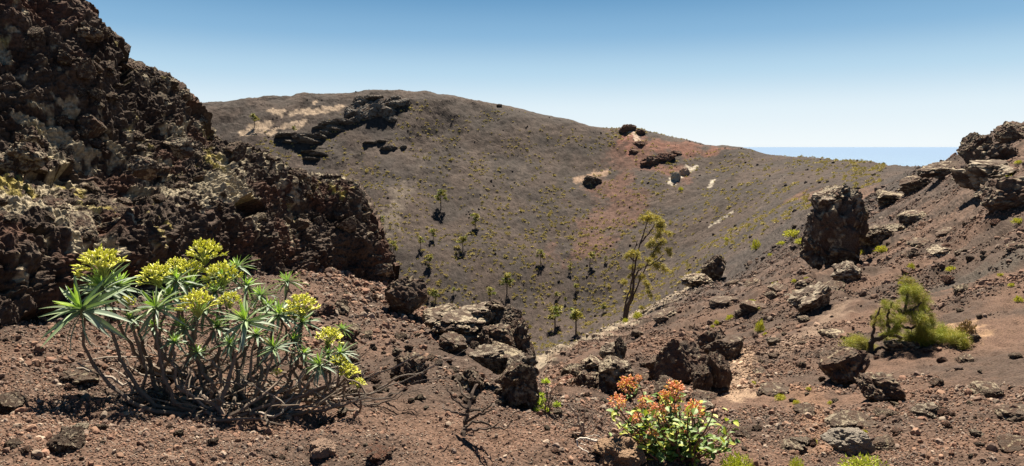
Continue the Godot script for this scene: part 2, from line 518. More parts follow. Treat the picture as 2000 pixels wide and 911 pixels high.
# ------------------------------------------------------------------ the cliff on the left
func cliff() -> void:
	var ls: Array[Line] = []
	var keep := lines
	lines = []
	var foot := [[-260, 640, 5.9], [-150, 620, 6.0], [0, 602, 6.3], [120, 592, 6.7], [250, 562, 7.5], [350, 526, 8.4], [430, 508, 9.1], [520, 518, 10.2], [600, 528, 11.2], [680, 548, 11.9], [740, 566, 12.2], [768, 556, 12.4]]
	add_line([[-260, 700, 5.7], [-150, 680, 5.8], [0, 650, 6.1], [120, 640, 6.5], [250, 600, 7.3], [350, 560, 8.2], [430, 545, 8.9], [520, 550, 10.0], [600, 560, 11.0], [680, 580, 11.7], [740, 600, 12.0], [772, 600, 12.3]])
	add_line(foot)
	add_line([[-260, 520, 6.1], [0, 500, 6.45], [120, 505, 6.85], [250, 476, 7.65], [330, 448, 8.3], [430, 452, 9.2], [520, 455, 10.35], [600, 462, 11.35], [680, 470, 12.05], [735, 490, 12.35], [771, 520, 12.5]])
	add_line([[-260, 440, 6.6], [0, 435, 6.9], [120, 440, 7.2], [250, 430, 8.0], [330, 412, 8.7], [430, 405, 9.6], [520, 415, 10.8], [600, 430, 11.8], [680, 440, 12.3], [730, 470, 12.5], [771, 515, 12.55]])
	add_line([[-260, 260, 8.8], [0, 285, 9.0], [100, 318, 9.0], [200, 350, 9.3], [330, 385, 9.6], [430, 345, 10.2], [520, 362, 11.2], [600, 390, 12.0], [680, 400, 12.5], [725, 455, 12.6], [771, 512, 12.6]])
	add_line([[-260, 120, 9.3], [0, 140, 9.4], [100, 190, 9.5], [200, 225, 9.8], [330, 290, 10.3], [430, 295, 10.9], [520, 320, 11.8], [600, 355, 12.5], [680, 368, 12.8], [718, 448, 12.7], [771, 511, 12.65]])
	var sil := [[-260, -204, 10.6], [0, -74, 10.4], [92, 4, 10.4], [142, 34, 10.6], [182, 68, 10.7], [228, 108, 10.8], [235, 144, 10.9], [292, 148, 11.1], [337, 172, 11.3], [372, 216, 11.5], [394, 240, 11.6], [424, 284, 11.9], [512, 306, 12.6], [552, 346, 12.9], [632, 356, 13.2], [682, 366, 13.3], [703, 391, 13.1], [720, 451, 12.9], [750, 494, 12.8], [771, 516, 12.7]]
	add_line(sil)
	var top := lines[lines.size() - 1]
	for q in [[0.7, -0.05], [1.6, -0.6], [4.0, -6.0]]:
		var l := Line.new()
		for k in top.az.size():
			l.az.append(top.az[k]); l.r.append(top.r[k] + q[0]); l.h.append(top.h[k] + q[1])
		l.close()
		lines.append(l)
	ls = lines
	lines = keep
	var rows := [16, 44, 44, 110, 80, 120, 12, 10, 8]
	var a0 := ls[0].az[0]
	var a1 := ls[1].az[ls[1].az.size() - 1] + 0.0005
	var cols := 520
	var nr := 1
	for k in rows: nr += k
	var m := MB.new()
	var pts := PackedVector3Array()
	for a in cols:
		var az := lerpf(a0, a1, float(a) / (cols - 1))
		var rs := PackedFloat32Array()
		var hs := PackedFloat32Array()
		var s := PackedFloat32Array()
		for l in ls:
			rs.append(Line.eval(l.az, l.r, l.mr, az)); hs.append(Line.eval(l.az, l.h, l.mh, az))
		for k in ls.size(): s.append(k)
		var mr := Line.slopes(s, rs)
		var mh := Line.slopes(s, hs)
		for k in rows.size():
			for q in rows[k] + (1 if k == rows.size() - 1 else 0):
				var t: float = k + float(q) / float(rows[k])
				var r := Line.eval(s, rs, mr, t)
				pts.append(Vector3(sin(az) * r, Line.eval(s, hs, mh, t), -cos(az) * r))
	var nb := noise(31, 0.55, 4)
	var cel := noise(32, 1.0, 1, FastNoiseLite.TYPE_CELLULAR)
	var out := PackedVector3Array()
	out.resize(pts.size())
	m.v.resize(pts.size())
	m.c.resize(pts.size())
	for a in cols:
		for q in nr:
			var n := a * nr + q
			var du := pts[mini(a + 6, cols - 1) * nr + q] - pts[maxi(a - 6, 0) * nr + q]
			var dv := pts[a * nr + mini(q + 10, nr - 1)] - pts[a * nr + maxi(q - 10, 0)]
			var nn := du.cross(dv).normalized()
			if nn.z < 0.0 and q < nr - 40: nn = -nn
			if nn.y < 0.0 and q >= nr - 40: nn = -nn
			var p := pts[n]
			var w := p + Vector3(nb.get_noise_3dv(p), nb.get_noise_3dv(p + Vector3(9, 4, 2)), 0) * 0.35
			var big := nb.get_noise_3dv(p * 1.0)
			var l1 := cel.get_noise_3dv(w * 1.9) + 0.45
			var l2 := cel.get_noise_3dv(w * 6.5) + 0.45
			var l3 := cel.get_noise_3dv(w * 17.0) + 0.45
			var level := 1.0 - 0.55 * smoothstep(0.6, 0.92, absf(nn.y))
			var d := (0.24 * big - 0.17 * l1) * level - 0.13 * l2 * sqrt(level) - 0.075 * l3 + 0.05 * n_rough.get_noise_3dv(p * 9.0)
			nn = (nn + Vector3.UP * 0.35).normalized()
			m.v[n] = p + nn * (d + 0.10)
			var t := n_rough.get_noise_3dv(p * 1.3)
			var col := Color(0.058, 0.041, 0.033).lerp(Color(0.108, 0.084, 0.068), clampf(0.4 + t * 1.7, 0.0, 1.0))
			col = col.lerp(Color(0.105, 0.060, 0.045), smoothstep(0.1, 0.45, n_lichen.get_noise_3dv(p * 0.9 + Vector3(7, 7, 7))))
			var bench := smoothstep(0.1, 0.9, 1.0 - absf(p.y + 0.35) * 0.9) * 0.42 + 0.08 * smoothstep(0.0, 2.0, p.x + 4.0)
			var li := n_lichen.get_noise_3dv(p * 0.8) * 0.7 + n_lichen.get_noise_3dv(p * 4.5) * 0.65 - 0.34 + bench
			var crust := Color(0.36, 0.315, 0.23).lerp(Color(0.31, 0.26, 0.085), smoothstep(0.08, 0.4, n_lichen.get_noise_3dv(p * 1.1 + Vector3(3, 0, 5))))
			col = col.lerp(crust, smoothstep(0.0, 0.14, li))
			m.c[n] = Color(col.r * 2.0, col.g * 2.0, col.b * 2.0)
	for a in cols - 1:
		for q in nr - 1:
			var n := a * nr + q
			m.i.append_array([n, n + 1, n + nr, n + 1, n + nr + 1, n + nr])
	var root := base("lava_cliff", Vector3.ZERO)
	tag(root, "tall dark crag of rough lava clinker rising at the left above the flowering shrub", "cliff")
	var face := solid("rock_face", m.mesh(), rock_mat, root)
	# separate lumps that stick out of the face
	rng.seed = 77
	for k in 200:
		var a := rng.randi_range(20, cols - 8)
		var q := rng.randi_range(60, nr - 34)
		var p := m.v[a * nr + q]
		var size := rng.randf_range(0.045, 0.11) * (1.8 if rng.randf() < 0.14 else 1.0)
		if a > cols - 60: size *= 0.7
		var pool := lichened if rng.randf() < 0.45 else boulders
		var o := solid("rock", pool[rng.randi() % pool.size()], rock_mat, root)
		o.transform = Transform3D(Basis.from_euler(Vector3(rng.randf_range(-0.5, 0.5), rng.randf() * TAU, rng.randf_range(-0.5, 0.5))) * Basis.from_scale(Vector3(size, size * rng.randf_range(0.65, 0.95), size)), p)
	# knobs that make the skyline
	for q in [[110, -4, 27], [162, 36, 24], [195, 66, 27], [218, 98, 20], [252, 126, 28], [280, 132, 20], [320, 154, 24], [352, 182, 20], [388, 230, 17], [414, 266, 16], [460, 286, 20], [505, 302, 20], [543, 336, 17], [590, 350, 19], [630, 352, 19], [674, 370, 27], [725, 492, 24], [742, 514, 27], [735, 544, 27], [706, 534, 32], [680, 484, 24], [666, 444, 20], [362, 276, 24], [280, 314, 27], [52, 292, 32], [125, 102, 35], [10, 314, 24], [330, 494, 35]]:
		var az := P(q[0], q[1], 1.0)
		var ang := atan2(az.x, -az.z)
		var r := Line.eval(top.az, top.r, top.mr, ang)
		if q[1] > 255 and q[0] < 400: r = [9.3, 9.4, 8.2, 9.2, 8.1, 8.6][int(q[0]) % 6]
		if q[0] > 670 and q[1] > 420: r = 12.35
		var size: float = q[2] * r / F
		var o := solid("rock", lichened[int(q[0]) % lichened.size()] if int(q[0]) % 3 else boulders[int(q[0]) % boulders.size()], rock_mat, root)
		o.transform = Transform3D(Basis(Vector3.UP, q[0] * 1.7) * Basis.from_scale(Vector3(size, size * 0.85, size)), P(q[0], q[1] + q[2] * 0.55, r))

# ------------------------------------------------------------------ plants
func curve(pts: Array, n: int, jitter := 0.0, g: RandomNumberGenerator = null) -> PackedVector3Array:
	var c := Curve3D.new()
	for k in pts.size():
		var a: Vector3 = pts[maxi(k - 1, 0)]
		var b: Vector3 = pts[mini(k + 1, pts.size() - 1)]
		var t := (b - a) * 0.2
		c.add_point(pts[k], -t, t)
	var out := PackedVector3Array()
	var l := c.get_baked_length()
	for k in n:
		var p := c.sample_baked(l * k / (n - 1), true)
		if g and k > 0 and k < n - 1: p += Vector3(g.randfn(), g.randfn(), g.randfn()) * jitter
		out.append(p)
	return out
# a leaf of length 1 along -Z, face up, folded along its midrib and bent downwards by droop
func leaf(width: float, droop: float, fold: float, col: Color, rib: Color, segs := 6, blunt := 0.75) -> MB:
	var m := MB.new()
	for k in segs + 1:
		var t := float(k) / segs
		var w := width * 0.5 * pow(sin(PI * pow(clampf(t * 0.96 + 0.03, 0.0, 1.0), blunt)), 0.8)
		var y := -droop * t * t
		for s in [-1, 0, 1]:
			m.v.append(Vector3(s * w, y + absf(s) * fold * w, -t))
			m.c.append(rib if s == 0 else col)
	for k in segs:
		for s in 2:
			var n := k * 3 + s
			m.i.append_array([n, n + 3, n + 1, n + 1, n + 3, n + 4])
	return m
func facing(dir: Vector3, up: Vector3) -> Basis:
	var d := dir.normalized()
	var x := d.cross(up).normalized()
	return Basis(x, x.cross(d), -d)

func spike(m: MB, at: Vector3, dir: Vector3, length: float, thick: float, col: Color, tip: Color) -> void:
	var d := dir.normalized()
	var x := d.cross(Vector3(0.3, 0.9, 0.2)).normalized() * thick
	var y := x.cross(d).normalized() * thick
	var mid := at + d * length * 0.6
	var ring := [mid + x, mid + y, mid - x, mid - y]
	for s in 4:
		m.tri(at, ring[s], ring[(s + 1) % 4], col)
		m.tri(ring[s], at + d * length, ring[(s + 1) % 4], tip)

func flower_head(seed_: int) -> Mesh:      # unit radius: tiers of short blunt spikes, pale buds between them
	var g := RandomNumberGenerator.new()
	g.seed = seed_
	var m := MB.new()
	for k in 24:
		var a := k * 2.4
		var t := float(k) / 24.0
		var e := Vector3(cos(a), 0, sin(a)) * sqrt(1.0 - t) * 0.62 + Vector3.UP * (t * 0.75 - 0.22 + g.randf_range(-0.08, 0.08))
		var out := (Vector3(cos(a), 0.0, sin(a)) * (1.0 - t * 0.7) + Vector3.UP * (0.3 + t)).normalized()
		m.tube(PackedVector3Array([Vector3(0, -0.75, 0), e * 0.4 + Vector3(0, -0.3, 0), e]), 0.03, 0.02, 3, Color(0.30, 0.34, 0.10))
		for q in 12:
			var d := (out + Vector3(g.randfn(), g.randfn() * 0.7, g.randfn()) * 0.45).normalized()
			var tone := g.randf()
			var col := Color(0.66, 0.68, 0.08).lerp(Color(0.80, 0.78, 0.22), tone)
			if g.randf() < 0.09: col = Color(0.85, 0.82, 0.62)
			spike(m, e + out * q * 0.022 - out * 0.08, d, g.randf_range(0.20, 0.36), g.randf_range(0.028, 0.05), col * 0.8, col)
	return m.mesh()

func rosette_leaf(k: int, n: int, g: RandomNumberGenerator, axis: Vector3) -> Array:
	var t := (k + 0.5) / n
	var a := k * 2.39996 + g.randf_range(-0.2, 0.2)
	var th := lerpf(0.18, 1.95, pow(t, 0.85)) + g.randf_range(-0.1, 0.1)
	var side := axis.cross(Vector3(0.2, 0.3, 1)).normalized()
	var rad := side * cos(a) + axis.cross(side) * sin(a)
	var dir := axis * cos(th) + rad * sin(th)
	var up := axis * sin(th) - rad * cos(th)
	var length := lerpf(0.42, 1.0, pow(minf(1.0, t * 1.7), 0.8)) * g.randf_range(0.86, 1.06)
	return [facing(dir, up) * Basis.from_scale(Vector3(1, 1, 1) * length), 0 if t < 0.22 else (1 if t < 0.6 else 2)]

func flowering_shrub(bark: Material, green: Material, yellow: Material) -> void:
	var origin := cast(430, 795)
	var root := base("flowering_shrub", origin)
	tag(root, "sprawling woody shrub with grey-green leaf rosettes and yellow flower heads in the left foreground", "shrub")
	var g := RandomNumberGenerator.new()
	g.seed = 5
	var rosettes := [[160, 606, 4.55, 80, 1], [200, 562, 4.75, 62, 1], [305, 602, 4.7, 58, 1], [345, 548, 5.0, 42, 1], [480, 628, 4.6, 64, 1], [535, 680, 4.55, 42, 1], [625, 714, 4.6, 44, 1], [360, 640, 4.9, 40, 1],
		[465, 522, 5.3, 32, 0], [510, 578, 5.1, 34, 0], [562, 552, 5.2, 32, 0], [668, 645, 4.9, 22, 0], [572, 665, 4.8, 28, 0], [545, 615, 4.9, 40, 0], [420, 572, 5.1, 40, 0], [440, 540, 5.3, 36, 0], [665, 690, 4.7, 30, 0], [385, 690, 4.7, 26, 0], [230, 560, 4.9, 44, 0], [400, 610, 4.9, 40, 0], [330, 580, 4.95, 40, 0], [590, 630, 4.95, 34, 0], [500, 655, 4.8, 30, 0], [300, 640, 4.8, 28, 0], [340, 668, 4.75, 26, 0], [448, 672, 4.75, 28, 0], [425, 640, 4.9, 34, 0], [592, 692, 4.7, 28, 0], [255, 622, 4.8, 26, 0], [522, 602, 5.0, 34, 0], [640, 692, 4.75, 26, 0], [480, 560, 5.2, 34, 0], [370, 560, 5.1, 38, 0]]
	var heads := [[195, 518, 4.75, 48], [305, 540, 5.0, 38], [400, 494, 5.3, 40], [372, 530, 5.2, 38], [430, 540, 5.1, 44], [385, 596, 4.75, 40], [448, 588, 4.8, 28], [247, 590, 4.8, 20], [590, 600, 4.9, 46], [642, 660, 4.8, 36], [662, 708, 4.65, 28], [680, 728, 4.6, 30], [700, 750, 4.55, 19], [540, 728, 4.5, 12], [345, 520, 5.25, 26], [575, 612, 4.95, 26]]
	var feet := []
	for q in [[305, 725], [640, 775], [352, 772], [400, 800], [440, 815], [470, 792], [520, 806], [355, 715], [560, 770], [500, 742], [600, 790]]:
		feet.append(cast(q[0], q[1]) - Vector3.UP * 0.03)
	var leaf_kinds: Array[Mesh] = []
	var leaf_mb: Array[MB] = [leaf(0.15, 0.02, 0.5, Color(0.28, 0.42, 0.08), Color(0.42, 0.54, 0.15)), leaf(0.135, 0.12, 0.4, Color(0.135, 0.205, 0.10), Color(0.27, 0.35, 0.19)), leaf(0.14, 0.30, 0.35, Color(0.105, 0.155, 0.115), Color(0.24, 0.30, 0.22))]
	leaf_mb.append_array([leaf(0.14, -0.08, 0.6, Color(0.24, 0.37, 0.08), Color(0.38, 0.5, 0.14)), leaf(0.12, 0.22, 0.55, Color(0.15, 0.22, 0.115), Color(0.30, 0.36, 0.2)), leaf(0.13, 0.48, 0.3, Color(0.13, 0.175, 0.135), Color(0.28, 0.33, 0.25))])
	for q in leaf_mb: leaf_kinds.append(q.mesh())
	var joined: Array[Mesh] = []
	for s in 3:
		var mb := MB.new()
		for k in 30:
			var q := rosette_leaf(k, 30, g, Vector3(0.1 * s - 0.1, 1, 0.25).normalized())
			mb.add(leaf_mb[q[1]], Transform3D(q[0], Vector3.ZERO))
		joined.append(mb.mesh())
	var head_kinds: Array[Mesh] = [flower_head(1), flower_head(2), flower_head(3)]
	var ends := []
	for q in rosettes: ends.append([P(q[0], q[1], q[2]), 0.03])
	for q in heads: ends.append([P(q[0], q[1], q[2]) - Vector3.UP * q[3] * q[2] / F * 0.7, 0.0])
	var wood := Color(0.14, 0.112, 0.09)
	for q in ends:
		var e: Vector3 = q[0]
		var best := 0
		var cost := 1e9
		for k in feet.size():
			var d: float = (feet[k] - e).length() + g.randf() * 0.5
			if d < cost:
				cost = d
				best = k
		var f: Vector3 = feet[best]
		var out := e - f
		var p1 := f + Vector3(out.x * 0.45, out.y * 0.12 + 0.03, out.z * 0.45) + Vector3(g.randfn(), 0, g.randfn()) * 0.05
		var p2 := f + Vector3(out.x * 0.88, out.y * 0.5, out.z * 0.85) + Vector3(g.randfn(), g.randfn() * 0.6, g.randfn()) * 0.07
		var mb := MB.new()
		mb.tube(curve([f - origin, p1 - origin, p2 - origin, e - origin], 16, 0.007, g), g.randf_range(0.011, 0.021), 0.006, 7, wood * g.randf_range(0.75, 1.15), 0.12)
		solid("branch", mb.mesh(), bark, root)
	# low bare stems and dead twigs
	for k in 84:
		var f: Vector3 = feet[g.randi() % feet.size()] + Vector3(g.randfn() * 0.1, 0, g.randfn() * 0.1)
		var a := g.randf_range(-0.6, PI + 0.6)
		var reach := g.randf_range(0.25, 0.8)
		var e := f + Vector3(cos(a) * reach * (1.3 if cos(a) > 0.0 else 0.7), g.randf_range(0.03, 0.36), -sin(a) * reach * 0.5 + 0.1)
		e.y = maxf(e.y, ground(e.x, e.z) + 0.03)
		var p1 := f.lerp(e, 0.4) + Vector3(g.randfn() * 0.05, -0.07, g.randfn() * 0.05)
		p1.y = maxf(p1.y, ground(p1.x, p1.z) + 0.02)
		var p2 := f.lerp(e, 0.75) + Vector3(g.randfn() * 0.06, g.randf_range(-0.08, 0.03), g.randfn() * 0.06)
		var mb := MB.new()
		var thick := g.randf_range(0.004, 0.011)
		var tone := Color(0.22, 0.19, 0.16) if g.randf() < 0.5 else wood
		mb.tube(curve([f - origin, p1 - origin, p2 - origin, e - origin], 12, 0.008, g), thick * 1.5, thick * 0.5, 5, tone * g.randf_range(0.7, 1.2), 0.1)
		if g.randf() < 0.7:
			var s := p2.lerp(e, 0.3)
			mb.tube(curve([s - origin, s - origin + Vector3(g.randfn() * 0.08, 0.06, g.randfn() * 0.05), s - origin + Vector3(g.randfn() * 0.16, g.randf_range(0.05, 0.22), g.randfn() * 0.08)], 7, 0.004, g), thick * 0.7, thick * 0.35, 4, tone, 0.1)
		solid("twig", mb.mesh(), bark, root)
	for q in rosettes:
		var size: float = q[3] * q[2] / F
		var at := P(q[0], q[1], q[2]) - origin
		if q[4] == 0:
			var o := solid("leaf_rosette", joined[g.randi() % 3], green, root)
			o.transform = Transform3D(Basis.from_euler(Vector3(g.randf_range(-0.2, 0.3), g.randf() * TAU, g.randf_range(-0.25, 0.25))) * Basis.from_scale(Vector3.ONE * size * 1.25), at)
			continue
		var core := MB.new()
		core.tube(PackedVector3Array([Vector3(0, -0.16, 0), Vector3(0, -0.04, 0), Vector3(0, 0.07, 0)]), 0.05, 0.03, 6, Color(0.2, 0.22, 0.1))
		var o := solid("leaf_rosette", core.mesh(), green, root)
		o.transform = Transform3D(Basis.from_scale(Vector3.ONE * size), at)
		var n := 36 if q[3] > 50 else 30
		var axis := Vector3(g.randf_range(-0.25, 0.2), 1.0, g.randf_range(0.35, 0.75)).normalized()
		for k in n:
			var w := rosette_leaf(k, n, g, axis)
			var lf := solid("leaf", leaf_kinds[w[1] + 3 * (g.randi() % 2)], green, o)
			lf.transform = Transform3D(w[0] * Basis.from_euler(Vector3(g.randfn() * 0.12, g.randfn() * 0.12, g.randfn() * 0.35)) * Basis.from_scale(Vector3(g.randf_range(0.75, 1.15), 1, 1)), axis * lerpf(0.06, -0.08, float(k) / n))
	for q in heads:
		var size: float = q[3] * q[2] / F
		var o := solid("flower_head", head_kinds[g.randi() % 3], yellow, root)
		o.transform = Transform3D(Basis.from_euler(Vector3(g.randf_range(-0.1, 0.25), g.randf() * TAU, g.randf_range(-0.2, 0.2))) * Basis.from_scale(Vector3(size, size * 0.8, size) * g.randf_range(0.8, 1.0)), P(q[0], q[1], q[2]) - origin)

func orange_shrub(bark: Material, green: Material, orange: Material) -> void:
	var origin := cast(1335, 905)
	var root := base("sorrel_shrub", origin)
	tag(root, "leafy green shrub with orange and pink seed clusters at the bottom edge right of centre", "shrub")
	var g := RandomNumberGenerator.new()
	g.seed = 9
	var r0 := flat_r(origin)
	var kinds: Array[MB] = [leaf(0.62, 0.15, 0.3, Color(0.060, 0.115, 0.028), Color(0.12, 0.19, 0.05), 4, 0.9), leaf(0.7, 0.25, 0.25, Color(0.095, 0.16, 0.034), Color(0.16, 0.23, 0.06), 4, 0.85), leaf(0.55, 0.1, 0.45, Color(0.30, 0.33, 0.045), Color(0.34, 0.36, 0.08), 4, 0.9)]
	var meshes: Array[Mesh] = []
	for q in kinds: meshes.append(q.mesh())
	var clusters := [[1226, 752, 20], [1206, 786, 17], [1262, 786, 15], [1318, 762, 20], [1300, 776, 14], [1284, 803, 16], [1306, 802, 16], [1356, 801, 20], [1250, 856, 15], [1272, 852, 13], [1240, 818, 14], [1330, 842, 11], [1322, 800, 9], [1250, 800, 10], [1292, 822, 9], [1247, 738, 8]]
	var tips := []
	for q in clusters: tips.append([P(q[0], q[1] + q[2] * 0.5, r0 + g.randf_range(-0.15, 0.3)), q[2]])
	for k in 78:
		var x := g.randf_range(1190, 1445)
		var top := 765.0 + absf(x - 1300) * 0.22
		tips.append([P(x, g.randf_range(top, 890), r0 + g.randf_range(-0.25, 0.35)), 0])
	var rest := MB.new()
	var count := 0
	for q in tips:
		var e: Vector3 = q[0] - origin
		var mb := MB.new()
		var f := Vector3(g.randfn() * 0.05, -0.05, g.randfn() * 0.05)
		e.y = maxf(e.y, 0.05)
		var path := curve([f, Vector3(e.x * 0.35, e.y * 0.35, e.z * 0.4) + Vector3(g.randfn(), 0, g.randfn()) * 0.03, Vector3(e.x * 0.8, e.y * 0.7, e.z * 0.8), e], 12, 0.004, g)
		mb.tube(path, 0.008, 0.003, 5, Color(0.13, 0.07, 0.05) * g.randf_range(0.7, 1.3))
		solid("stem", mb.mesh(), bark, root)
		var n := 11 if e.x < 0.28 else 5
		for k in n:
			var p := path[g.randi_range(4, 11)] + Vector3(g.randfn(), g.randfn(), g.randfn()) * 0.028
			var d := Vector3(g.randfn(), g.randf_range(-0.2, 1.1), g.randfn()).normalized()
			var b := facing(d, Vector3(g.randfn() * 0.4, 1, g.randfn() * 0.4).normalized()) * Basis.from_scale(Vector3.ONE * g.randf_range(0.035, 0.068))
			var kind := g.randi() % 3
			if count < 290 and p.z > -0.05:
				count += 1
				solid("leaf", meshes[kind], green, root).transform = Transform3D(b, p)
			else:
				rest.add(kinds[kind], Transform3D(b, p))
	var o := solid("small_leaves", rest.mesh(), green, root)
	o.set_meta("kind", "stuff")
	for s in clusters.size():
		var mb := MB.new()
		for k in 150:
			var d := Vector3(g.randfn(), g.randfn() + 0.3, g.randfn()).normalized()
			var rr := pow(g.randf(), 0.5)
			var tone := g.randf()
			var col := Color(0.82, 0.36, 0.17).lerp(Color(0.86, 0.52, 0.36), tone) if g.randf() < 0.72 else Color(0.72, 0.52, 0.10)
			spike(mb, d * rr * 0.8, d + Vector3(g.randfn(), g.randfn(), g.randfn()) * 0.6, 0.42, 0.075, col * 0.85, col)
		var size: float = 1.12 * clusters[s][2] * r0 / F
		var c := solid("seed_cluster", mb.mesh(), orange, root)
		c.transform = Transform3D(Basis.from_scale(Vector3(size, size * 0.9, size)), tips[s][0] - origin + Vector3.UP * size * 0.5)

func twig_plant(called: String, label: String, x: float, v: float, mains: Array, mat: Material, col: Color, thick: float) -> Node3D:
	var at := cast(x, v)
	var r := flat_r(at)
	var root := base(called, at)
	tag(root, label, "dead shrub")
	var g := RandomNumberGenerator.new()
	g.seed = int(x)
	for line in mains:
		var pts := []
		var depth := g.randf_range(-0.12, 0.12)
		for k in line.size():
			pts.append(P(line[k][0], line[k][1], r + depth * k) - at)
		var mb := MB.new()
		var first: bool = line == mains[0]
		mb.tube(curve(pts, 14, 0.004, g), thick * (1.0 if first else 0.5), thick * (0.45 if first else 0.2), 6, col * g.randf_range(0.8, 1.2), 0.12)
		solid("branch", mb.mesh(), mat, root)
	return root

# a bush made of short leaf blades; unit size, base at the origin
func tussock(seed_: int, n: int, col: Color, col2: Color, wide: float, tall: float, blade: float) -> MB:
	var g := RandomNumberGenerator.new()
	g.seed = seed_
	var m := MB.new()
	for k in n:
		var d := Vector3(g.randfn(), absf(g.randfn()) * 1.1, g.randfn()).normalized()
		var rr := pow(g.randf(), 0.4)
		var bump := 0.75 + 0.35 * n_rough.get_noise_3dv(d * 2.0 + Vector3.ONE * seed_)
		var p := Vector3(d.x * wide, d.y * tall, d.z * wide) * rr * bump
		var e := (d + Vector3(g.randfn(), g.randfn() + 0.3, g.randfn()) * 0.6).normalized() * blade * g.randf_range(0.6, 1.3)
		var s := e.cross(Vector3(g.randfn(), g.randfn(), g.randfn())).normalized() * blade * 0.22
		m.tri(p - s, p + s, p + e, col.lerp(col2, g.randf()))
	for k in 5:
		var e := Vector3(g.randfn() * wide * 0.4, tall * 0.6, g.randfn() * wide * 0.4)
		m.tube(PackedVector3Array([Vector3(0, -0.1, 0), e * 0.5, e]), 0.03, 0.01, 3, Color(0.12, 0.09, 0.06))
	return m
# a tuft of pine needles of unit radius
func tuft(seed_: int, n: int, col: Color, col2: Color, wide: float) -> MB:
	var g := RandomNumberGenerator.new()
	g.seed = seed_
	var m := MB.new()
	for k in n:
		var d := Vector3(g.randfn(), g.randfn() * 0.8 + 0.25, g.randfn()).normalized()
		var from := Vector3(g.randfn(), g.randfn(), g.randfn()) * 0.26
		var e := from + d * g.randf_range(0.5, 0.85) + Vector3(0, -0.08, 0)
		var s := d.cross(Vector3(g.randfn(), g.randfn(), g.randfn())).normalized() * wide
		m.tri(from - s, from + s, e, col.lerp(col2, g.randf()))
	return m

func built_pine(called: String, label: String, x: float, v: float, trunks: Array, tufts: Array, kinds: Array[Mesh], bark: Material, needles: Material, thick: float, depth: float, seed_: int, from := 2.5) -> void:
	var at := cast(x, v, from)
	var r := flat_r(at)
	var root := base(called, at)
	tag(root, label, "pine tree")
	var g := RandomNumberGenerator.new()
	g.seed = seed_
	var first := true
	var lines_at := []
	for line in trunks:
		var pts := []
		var dz := 0.0 if first else g.randf_range(-depth, depth) * 0.5
		for k in line.size():
			pts.append(P(line[k][0], line[k][1], r + dz * k / (line.size() - 1)) - at)
		if first: pts[0] += Vector3.DOWN * thick
		var mb := MB.new()
		var path := curve(pts, 18, thick * 0.18, g)
		lines_at.append_array(path.slice(6))
		mb.tube(path, thick if first else thick * 0.55, thick * 0.22, 8, Color(0.062, 0.046, 0.038) * g.randf_range(0.85, 1.15), 0.08)
		solid("trunk" if first else "branch", mb.mesh(), bark, root)
		first = false
	for q in tufts:
		var p := P(q[0], q[1], r + g.randf_range(-depth, depth)) - at
		var size: float = q[2] * r / F
		p.y = maxf(p.y, ground(p.x + at.x, p.z + at.z) - at.y + size * 0.95)
		var near: Vector3 = lines_at[0]
		for l in lines_at:
			if l.distance_squared_to(p) < near.distance_squared_to(p): near = l
		var mb := MB.new()
		mb.tube(curve([near, near.lerp(p, 0.5) + Vector3(0, -0.1 * size, 0), p], 6), thick * 0.14, thick * 0.06, 4, Color(0.12, 0.09, 0.07))
		solid("twig", mb.mesh(), bark, root)
		for k in 3:
			var o := solid("needle_tuft", kinds[g.randi() % kinds.size()], needles, root)
			o.transform = Transform3D(Basis.from_euler(Vector3(g.randf_range(-0.4, 0.4), g.randf() * TAU, g.randf_range(-0.4, 0.4))) * Basis.from_scale(Vector3.ONE * size * g.randf_range(0.75, 1.15)), p + Vector3(g.randfn(), g.randfn() * 0.6, g.randfn()) * size * 0.42)

func small_pine(seed_: int, kinds: Array[MB]) -> Array:      # [trunk, crown], one metre tall
	var g := RandomNumberGenerator.new()
	g.seed = seed_
	var t := MB.new()
	var c := MB.new()
	var lean := g.randf_range(-0.16, 0.22)
	t.tube(curve([Vector3(0, -0.06, 0), Vector3(lean * 0.2, 0.45, 0), Vector3(lean, 0.92, 0)], 8), 0.03, 0.012, 6, Color(0.11, 0.08, 0.065))
	var open := g.randf_range(0.30, 0.55)
	var much := g.randi_range(11, 19)
	for k in much:
		var y := lerpf(open, 0.95, (k + 0.5) / much)
		var a := g.randf() * TAU
		var rr := g.randf_range(0.08, 0.30) * (1.15 - (y - open) / (1.02 - open) * 0.7)
		var p := Vector3(lean * y + cos(a) * rr, y + rr * 0.2, sin(a) * rr)
		t.tube(PackedVector3Array([Vector3(lean * y, y - 0.06, 0), p]), 0.01, 0.005, 3, Color(0.11, 0.08, 0.065))
		c.add(kinds[g.randi() % kinds.size()], Transform3D(Basis(Vector3.UP, a) * Basis.from_scale(Vector3(1.0, 0.75, 1.0) * g.randf_range(0.10, 0.18)), p))
	return [t.mesh(), c.mesh()]

